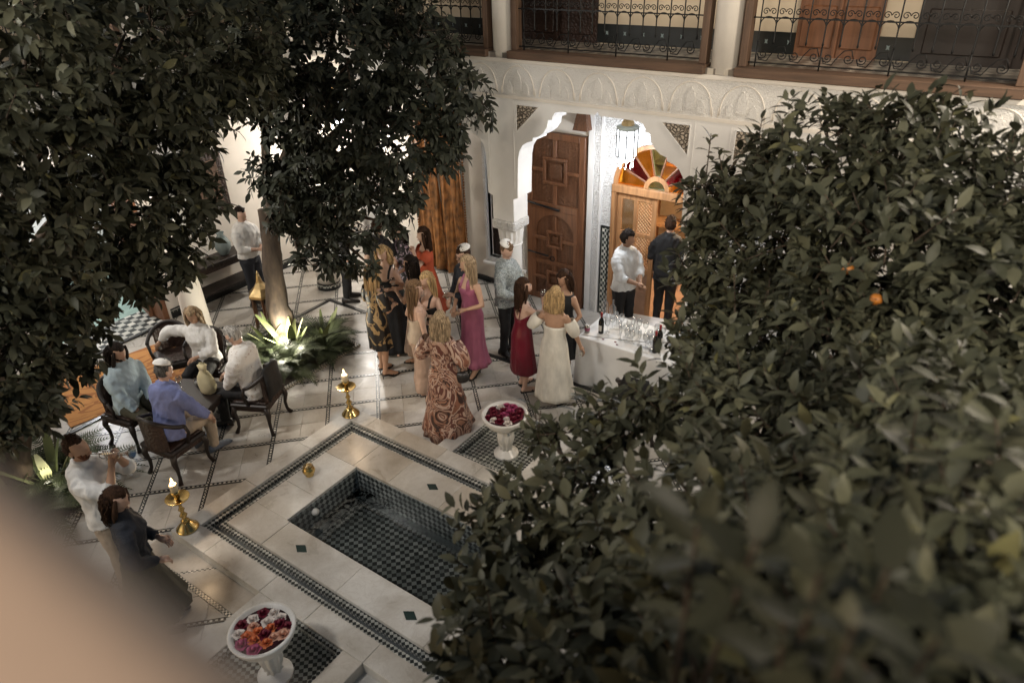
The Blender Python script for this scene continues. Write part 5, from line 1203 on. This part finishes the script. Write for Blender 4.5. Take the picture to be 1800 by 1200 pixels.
# ground spotlights for the plants
def spot(loc, aim, power, label, ang=95):
    t = empty('ground_spotlight', loc, label=label, cat='spotlight', group='garden spotlights in the beds')
    d = V(aim).normalized(); q_ = V((0, 0, 1)).rotation_difference(d)
    def rot(mb): mb.v = [tuple(q_ @ V(p)+V((0, 0, .06))) for p in mb.v]; return mb
    obj('housing', rot(MB().lathe([(.03, -.07), (.05, -.05), (.055, .05), (.05, .05), (.045, .03), (.01, .02)], 16)), 'iron', t, True); obj('stake', MB().tube([(0, 0, -.06), (0, 0, .04)], .01, 6), 'iron', t)
    lamp('spot_light', 'POINT', V(loc)+V((0, 0, .06))+d*.14, power, (1, .93, .76), .06)
spot((-7.92, 5.42, .30), (-.1, -.05, .95), 60, 'small black spotlight among the ferns under the tree', 165); spot((-7.72, 1.9, .16), (-.2, .1, .9), 4, 'small black spotlight among the plants by the trumpet player', 165)

# ================================================================== ferns and trees
def frond_mesh(seed, L_=.62):
    rnd = random.Random(seed); vs, fs = [], []; n = 26
    def cur(t): return V((L_*(t*.82), 0, L_*(.62*t-.72*t*t)))
    mb = MB(); mb.tube([cur(i/8) for i in range(9)], [.005*(1-i/9)+.001 for i in range(9)], 4)
    for i in range(1, n+1):
        t = i/(n+1); c = cur(t); dl = (cur(min(1, t+.02))-cur(t-.02)).normalized(); w = .13*sin(PI*min(1, t*1.05+.08))**.7*(1-.35*t)+.01
        for sg in (1, -1):
            d = (V((.35, sg, -.12+rnd.uniform(-.12, .12)))).normalized(); a = c-dl*.005; b = c+dl*.005; tip = c+d*w+dl*.02; m1 = c+d*w*.5
            mb.add([a, m1-dl*.0065, tip, m1+dl*.0065, b], [(0, 1, 3, 4), (1, 2, 3)])
    return mb.mesh('frond', False, ['fern_leaf'])
FR_ = [frond_mesh(i, .5+.08*i) for i in range(4)]
def spear_mesh(L_, w):
    mb = MB(); pts = []
    for i in range(9):
        t = i/8; ww = w*(sin(PI*(t*.86+.08))**.8)*(1-.0*t); x = .18*L_*t*t; z = L_*t
        pts += [(x, -ww, z+.01), (x-.012, 0, z), (x, ww, z+.01)]
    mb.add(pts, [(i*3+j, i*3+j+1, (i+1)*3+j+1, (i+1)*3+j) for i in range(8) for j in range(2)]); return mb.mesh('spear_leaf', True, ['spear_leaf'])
SP_ = [spear_mesh(.55, .05), spear_mesh(.75, .06), spear_mesh(.9, .055)]
def fern(loc, n, label, sc=1):
    t = empty('fern', loc, label=label, cat='fern', group='ferns in the planting beds')
    for i in range(n):
        o = link('frond', random.choice(FR_), t, (0, 0, .02)); k = random.uniform(1.0, 1.4)*sc; o.scale = (k,)*3
        o.rotation_euler = (random.uniform(-.25, .25), random.uniform(-.75, .05), 2*PI*i/n*2.62+random.uniform(-.2, .2))
def spears(loc, n, label, sc=1):
    t = empty('spear_plant', loc, label=label, cat='plant', group='broad leaved plants in the beds')
    for i in range(n):
        o = link('leaf', random.choice(SP_), t, (random.uniform(-.05, .05), random.uniform(-.05, .05), 0)); k = random.uniform(.75, 1.1)*sc; o.scale = (k,)*3
        o.rotation_euler = (0, random.uniform(.05, .65), 2*PI*i/n+random.uniform(-.3, .3))
for x, y, n, s_, lb_ in ((-7.65, 5.9, 34, 1.0, 'dark fern at the right of the uplit bed, towards the guests'), (-7.72, 5.25, 34, 1.0, 'bushy fern at the near corner of the uplit bed'), (-8.05, 5.08, 30, .95, 'fern behind the grey haired man, lit from the side'), (-8.5, 5.2, 30, .9, 'pale lit fern at the left of the uplit bed'), (-7.95, 6.2, 26, .85, 'fern at the far right of the uplit bed'),
                         (-7.65, 2.2, 34, 1.05, 'dark fern between the armchair and the trumpet player'), (-7.6, 1.6, 34, 1.05, 'dark fern right beside the trumpet player'), (-8.2, 2.25, 30, 1.0, 'fern behind the man in the pale blue sweater'), (-8.4, 1.5, 30, 1.0, 'fern at the far left of the left bed'), (-7.75, 1.15, 28, 1.0, 'fern at the near end of the left bed')): fern((x, y, .03), n, lb_, s_)
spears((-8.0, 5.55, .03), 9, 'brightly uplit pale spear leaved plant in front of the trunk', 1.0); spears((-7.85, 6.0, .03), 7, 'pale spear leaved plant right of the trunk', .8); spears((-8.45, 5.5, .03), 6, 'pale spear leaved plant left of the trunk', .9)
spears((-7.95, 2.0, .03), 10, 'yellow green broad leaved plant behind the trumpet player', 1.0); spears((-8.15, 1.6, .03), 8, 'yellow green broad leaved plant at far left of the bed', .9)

# leaf template: folded, arched, pointed (unit length along x)
LT = np.array([(0, 0, 0)]+[(x, sy*w, (.10*w*abs(sy)*6)*.35-.12*x*x) for x, w in ((.22, .16), (.5, .215), (.78, .13)) for sy in (-1, 0, 1)]+[(1, 0, -.16)], float)
LFt = [(0, 2, 1), (0, 3, 2), (7, 8, 10), (8, 9, 10)]; LFq = [(1, 2, 5, 4), (2, 3, 6, 5), (4, 5, 8, 7), (5, 6, 9, 8)]
def leaf_mesh(m):
    me = bpy.data.meshes.new('leaf'); me.from_pydata([tuple(p) for p in LT], [], LFt+LFq); me.materials.append(MATS[m])
    me.polygons.foreach_set('use_smooth', [True]*8); return me
def foliage(name, M_, tone, m, parent):
    n = len(M_); me = bpy.data.meshes.new(name)
    P_ = np.einsum('nij,kj->nki', M_[:, :3, :3], LT)+M_[:, None, :3, 3]
    me.vertices.add(n*11); me.vertices.foreach_set('co', P_.reshape(-1).astype(np.float32))
    tri = np.array(LFt); quad = np.array(LFq); off = (np.arange(n)*11)[:, None]
    loops = np.concatenate([(off+tri.reshape(1, -1)), (off+quad.reshape(1, -1))], axis=1).reshape(-1)
    tot = np.tile(np.array([3]*4+[4]*4), n); st = np.concatenate([[0], np.cumsum(tot)[:-1]])
    me.loops.add(len(loops)); me.loops.foreach_set('vertex_index', loops.astype(np.int32))
    me.polygons.add(len(tot)); me.polygons.foreach_set('loop_start', st.astype(np.int32)); me.polygons.foreach_set('loop_total', tot.astype(np.int32))
    me.polygons.foreach_set('use_smooth', np.ones(len(tot), bool)); me.update(calc_edges=True)
    at = me.attributes.new('tone', 'FLOAT', 'POINT'); at.data.foreach_set('value', np.repeat(tone, 11).astype(np.float32))
    me.materials.append(MATS[m]); return link(name, me, parent, kind='stuff')
def unproj(x, y, d):
    v = _f+_r*((x-900)/FPX)-_u*((y-600)/FPX); return CAM+v.normalized()*d
def tree(label, base, fork, blobs, m, leaf=.125, dens=1.0, droop=.25, seed=1, trunk_r=.13, bend=(0, 0), extra=(), keep=None):
    rng = np.random.default_rng(seed); rnd = random.Random(seed)
    t = empty('orange_tree', base, label=label, cat='tree', group='orange trees in the courtyard beds'); b = V(base)
    fk = V(fork)-b
    tk = MB(); pts = [V((0, 0, -.05)), fk*.12+V((bend[0]*.2, bend[1]*.2, 0)), fk*.35+V((bend[0], bend[1], 0)), fk*.7+V((bend[0]*.5, bend[1]*.5, 0)), fk]
    pp_, rr_ = [], []
    for i in range(4):
        for k in range(4): pp_.append(pts[i].lerp(pts[i+1], k/4)); rr_.append(trunk_r*(1.35-.6*(i+k/4)/4)*(1.25 if i+k == 0 else 1)*(1+.06*sin(i*7+k*2.3)))
    pp_.append(pts[4]); rr_.append(trunk_r*.72)
    tk.tube(pp_, rr_, 22); nv = []
    for p in tk.v:
        q = V(p); c0 = min(pp_, key=lambda c: abs(c.z-q.z)); d_ = V((q.x-c0.x, q.y-c0.y, 0)); nv.append(tuple(q+d_*(.30*MN.noise(q*5+V((seed, 0, 0)))+.16*MN.noise(q*13))))
    tk.v = nv; obj('trunk', tk, 'bark', t, True)
    Ms, tones, twigs = [], [], MB()
    C_ = [V(c) for c, r in blobs]; Rr = [r for c, r in blobs]
    for c, r in zip(C_, Rr):
        e = c-b; mid = fk.lerp(e, .5)+V((rnd.uniform(-.15, .15), rnd.uniform(-.15, .15), .12))
        obj('limb', MB().tube([fk*.97, fk.lerp(mid, .5)+V((0, 0, .06)), mid, mid.lerp(e, .55), e], [trunk_r*.4, trunk_r*.3, trunk_r*.22, .022, .01], 7), 'bark', t, True)
    def rosette(p, ax, nl, L0):
        up = V((0, 0, 1)); a = ax.normalized(); u = a.orthogonal().normalized(); w = a.cross(u); ph = rnd.uniform(0, 6)
        for k in range(nl):
            f = k/nl; ang = ph+k*2.4; spread = .45+.75*(1-f); 
            d = (a*(1.05-spread*.75)+(u*cos(ang)+w*sin(ang))*spread+V((0, 0, -droop))+V((rnd.gauss(0, .18), rnd.gauss(0, .18), rnd.gauss(0, .18)))).normalized()
            o = p-a*(1-f)*.16
            nrm = (a*.9+up*.8+V((rnd.gauss(0, .35), rnd.gauss(0, .35), rnd.gauss(0, .35)))); nrm = nrm-d*nrm.dot(d); nrm.normalize(); sd = nrm.cross(d)
            L_ = L0*rnd.uniform(.55, 1.2); wv = L_*rnd.uniform(.85, 1.15)
            M_ = np.eye(4); M_[:3, 0] = np.array(d)*L_; M_[:3, 1] = np.array(sd)*wv; M_[:3, 2] = np.array(nrm)*L_; M_[:3, 3] = np.array(o-b); Ms.append(M_); tones.append(rnd.random())
    for c, r in zip(C_, Rr):
        n = int(dens*r*r*4*PI*17)
        for i in range(n):
            v = V((rnd.gauss(0, 1), rnd.gauss(0, 1), rnd.gauss(0, 1))).normalized()
            q = r*(1-.42*rnd.random()**1.7)*(1+.16*sin(5*v.x+3*c.x)*sin(4*v.z+c.y)); p = c+v*q
            if any((p-c2).length < r2*.50 for c2, r2 in zip(C_, Rr) if c2 is not c): continue
            ax = v+V((0, 0, .45-droop*1.3))+V((rnd.gauss(0, .3), rnd.gauss(0, .3), rnd.gauss(0, .3)))
            rosette(p, ax, rnd.randint(7, 12), leaf)
            if i % 3 == 0: st_ = p-ax.normalized()*.3; twigs.tube([st_-b, p-b], [.006, .003], 4, False)
    for p, ax, nl in extra:
        p = V(p); rosette(p, V(ax), nl, leaf); twigs.tube([p-V(ax).normalized()*.5-b, p-b], [.007, .003], 5, False)
    obj('twigs', twigs, 'bark', t, True, kind='stuff')
    Ms = np.array(Ms); tones = np.array(tones)
    W_ = Ms[:, :3, 3]+np.array(b); d = W_-np.array(CAM); w = d @ np.array(_f); dist = np.linalg.norm(d, axis=1)
    w_ = np.maximum(w, .05); x = 900+FPX*(d @ np.array(_r))/w_; y = 600-FPX*(d @ np.array(_u))/w_
    ok = (w > .05) & (x > 0) & (x < 1800) & (y > 0) & (y < 1200)
    size = np.where(ok, np.linalg.norm(Ms[:, :3, 0], axis=1)/dist, 0); order = np.argsort(-size)
    lm = leaf_mesh(m)
    for i in order[:300]: o = link('leaf', lm, t); o.matrix_basis = Matrix(Ms[i].tolist())
    foliage('foliage', Ms[order[300:]], tones[order[300:]], m, t); return t, len(Ms)
U = unproj
def bl(l): return [(U(x, y, d), r) for x, y, d, r in l]
TA = [(800, 175, 9.0, .50), (735, 110, 9.0, .66), (690, 240, 8.8, .62), (770, 255, 8.9, .42), (620, 100, 9.0, .8), (600, 230, 9.2, .68), (700, 5, 9.4, .5), (500, 60, 9.2, .8), (510, 190, 9.6, .62), (650, 325, 9.2, .40), (715, 345, 9.0, .30), (690, 395, 9.1, .2), (590, 415, 9.6, .32), (612, 465, 9.6, .22), (535, 370, 9.8, .30), (470, 310, 9.8, .34), (560, 300, 9.6, .4), (540, 410, 9.5, .28), (600, 350, 9.3, .34), (575, 462, 9.5, .2), (510, 400, 9.5, .2), (560, 360, 9.4, .3), (500, 345, 9.2, .28), (487, 392, 9.25, .16), (530, 460, 9.4, .16), (655, 470, 9.3, .13), (640, -130, 9.3, .9), (480, -110, 9.6, .9), (640, 420, 9.4, .2)]
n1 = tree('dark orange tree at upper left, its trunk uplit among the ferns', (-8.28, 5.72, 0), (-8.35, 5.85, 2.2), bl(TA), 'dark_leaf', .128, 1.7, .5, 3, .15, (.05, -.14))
TB = [(50, 70, 6.6, .8), (220, 60, 7.2, .85), (370, 60, 7.8, .75), (90, 240, 6.7, .75), (260, 210, 7.3, .62), (350, 190, 8.0, .42), (50, 420, 6.6, .65), (190, 370, 7.1, .62), (310, 350, 7.6, .5), (305, 450, 7.8, .36), (250, 490, 7.8, .26), (215, 455, 7.4, .34), (90, 560, 6.8, .5), (40, 660, 6.8, .42), (130, 640, 7.2, .24), (-90, 300, 6.5, .9), (420, 120, 8.4, .5), (180, 530, 7.3, .2), (-60, 560, 6.6, .6), (15, 730, 6.9, .34), (85, 715, 7.1, .22)]
n2 = tree('orange tree at far left whose crown fills the upper left corner', (-8.3, 1.75, 0), (-7.6, 2.0, 2.5), bl(TB), 'orange_leaf', .135, 1.6, .3, 5, .13, (.05, .05))
TC = [(1300, 335, 5.6, .42), (1450, 300, 5.2, .50), (1600, 290, 5.0, .48), (1740, 400, 4.8, .55), (1290, 470, 5.3, .44), (1430, 430, 5.0, .55), (1580, 450, 4.6, .6), (1720, 540, 4.4, .6), (1330, 590, 4.6, .42), (1480, 590, 4.4, .5), (1620, 620, 4.3, .45), (1790, 650, 4.3, .5), (1235, 600, 4.8, .30), (1235, 480, 5.2, .18), (1235, 400, 5.4, .18), (1900, 480, 4.8, .7), (1520, 210, 5.2, .2), (1640, 180, 5.1, .12)]
ex = [(U(1250, 235, 5.5), (0, 0, 1), 9), (U(1225, 300, 5.6), (-.5, 0, .6), 8), (U(1340, 205, 5.4), (0, 0, 1), 9), (U(1590, 175, 5.0), (0, 0, 1), 9), (U(1790, 220, 4.6), (0, 0, 1), 9), (U(1775, 265, 4.6), (-.4, 0, .6), 8), (U(1460, 200, 5.2), (0, 0, 1), 9), (U(1195, 345, 5.5), (-.7, 0, .4), 8), (U(1200, 480, 5.2), (-.6, 0, .3), 9), (U(1185, 530, 5.0), (-.6, 0, .1), 8)]
n3 = tree('broad orange tree at the right before the wall, with a few oranges', (.45, 5.85, 0), (.1, 5.2, 2.0), bl(TC), 'orange_leaf', .112, 2.7, .05, 8, .13, (.05, .05), ex)
TD = [(1200, 700, 4.2, .34), (1060, 750, 4.2, .26), (960, 760, 4.2, .17), (1330, 740, 3.9, .46), (1500, 770, 3.5, .45), (1680, 800, 3.1, .45), (1000, 890, 3.8, .36), (860, 905, 3.9, .22), (890, 1030, 3.6, .33), (1060, 1000, 3.4, .38), (1250, 930, 3.1, .46), (1400, 960, 2.6, .4), (900, 1150, 3.2, .38), (1080, 1150, 2.8, .42), (1600, 980, 2.3, .38), (1290, 1130, 2.1, .34), (1470, 1150, 1.8, .27), (1760, 1000, 2.1, .38), (1680, 1170, 1.7, .28), (1800, 850, 2.8, .4)]
ed = [(U(1230, 905, 1.15), (0, 0, 1), 10), (U(1330, 950, 1.05), (.1, 0, 1), 10), (U(1440, 1010, 1.0), (0, 0, 1), 10), (U(1380, 1090, 1.05), (-.1, .1, 1), 10), (U(1500, 1100, .95), (0, 0, 1), 10), (U(1560, 1000, 1.1), (0, 0, 1), 9), (U(1200, 1000, 1.3), (-.2, 0, 1), 10), (U(1650, 1120, 1.0), (.1, 0, 1), 9)]
n4 = tree('orange tree close below the camera, its near leaves blurred', (.5, 1.75, 0), (.1, 2.0, 1.9), bl(TD), 'orange_leaf', .11, 2.4, .05, 11, .12, (.05, .05), ed)
for k, (x, y, d, lb_) in enumerate(((1490, 473, 4.15, 'bright orange hanging in the right tree, the larger of two'), (1540, 526, 4.05, 'orange half hidden by leaves below the larger one'))):
    o = empty('orange', U(x, y, d), label=lb_, cat='orange'); obj('fruit', MB().ell((0, 0, 0), (.032, .032, .031), 16, 12), 'orange_fruit', o, True); obj('stalk', MB().tube([(0, 0, .03), (.005, 0, .07)], .003, 5), 'bark', o)
print('leaves', n1[1], n2[1], n3[1], n4[1])

# ================================================================== lamps of the upper galleries (out of frame, some added as fill)
def wall_lamp(loc, aim, power, col, label, ang=120):
    t = empty('flood_lamp', loc, label=label, cat='lamp', group='flood lamps on the gallery eaves'); d = V(aim).normalized(); q_ = V((0, 0, 1)).rotation_difference(d)
    def rot(mb): mb.v = [tuple(q_ @ V(p)) for p in mb.v]; return mb
    obj('housing', rot(MB().box(-.14, .14, -.1, .1, -.08, .0, .01)), 'iron', t); obj('bracket', MB().tube([(0, 0, 0), (0, 0, .3)], .015, 6), 'iron', t)
    lamp('flood_light', 'SPOT', V(loc)+d*.06, power, col, .4, d, ang)
def added_pendant(loc, power, col):  # brass pendant added round a bare point light, out of view
    t = empty('unseen_pendant', loc, label='added brass pendant round an unseen point light', cat='lamp', group='added pendants out of view')
    obj('shade', MB().lathe([(.13, .02), (.11, .10), (.04, .15), (.012, .16)], 20, cap=False), 'brass_old', t, True); obj('bulb', MB().ell((0, 0, .06), (.03, .03, .04)), 'lamp_glass', t, True)
    obj('rod', MB().tube([(0, 0, .15), (0, 0, .40)], .006, 6), 'iron', t); lamp('unseen_point_light', 'POINT', (loc[0], loc[1], loc[2]-.03), power, col, .08)
wall_lamp((-9.0, .6, 6.2), (.55, .75, -.30), 900, SOFT, 'flood lamp under the eave of the left wing', 110)
wall_lamp((1.6, 6.9, 6.3), (-.65, -.2, -.6), 500, WARM, 'flood lamp under the eave at the right of the court', 140)
wall_lamp((-5.2, -.9, 6.4), (.1, .75, -.6), 420, SOFT, 'added fill lamp behind the camera for court and left tree', 140)  # added fill light for the floor, guests and left crown
wall_lamp((2.5, -.7, 6.7), (-2.9, 5.6, -3.1), 950, (1, .9, .74), 'added fill lamp behind the camera, aimed at the right tree', 56)  # added fill light, cone narrowed onto the right tree's leaves
added_pendant((-.9, -1.35, 7.0), 190, (1, .84, .66)); added_pendant((-4.3, 8.9, 6.2), 10, WARM); added_pendant((-.6, 8.9, 6.2), 8, WARM)  # first one is fill added to brighten the parapet and near leaves
S.cycles.max_bounces = 6; S.cycles.diffuse_bounces = 3; S.cycles.glossy_bounces = 3; S.cycles.transparent_max_bounces = 12; S.cycles.transmission_bounces = 4
S.cycles.sample_clamp_indirect = 4; S.cycles.caustics_reflective = False; S.cycles.caustics_refractive = False
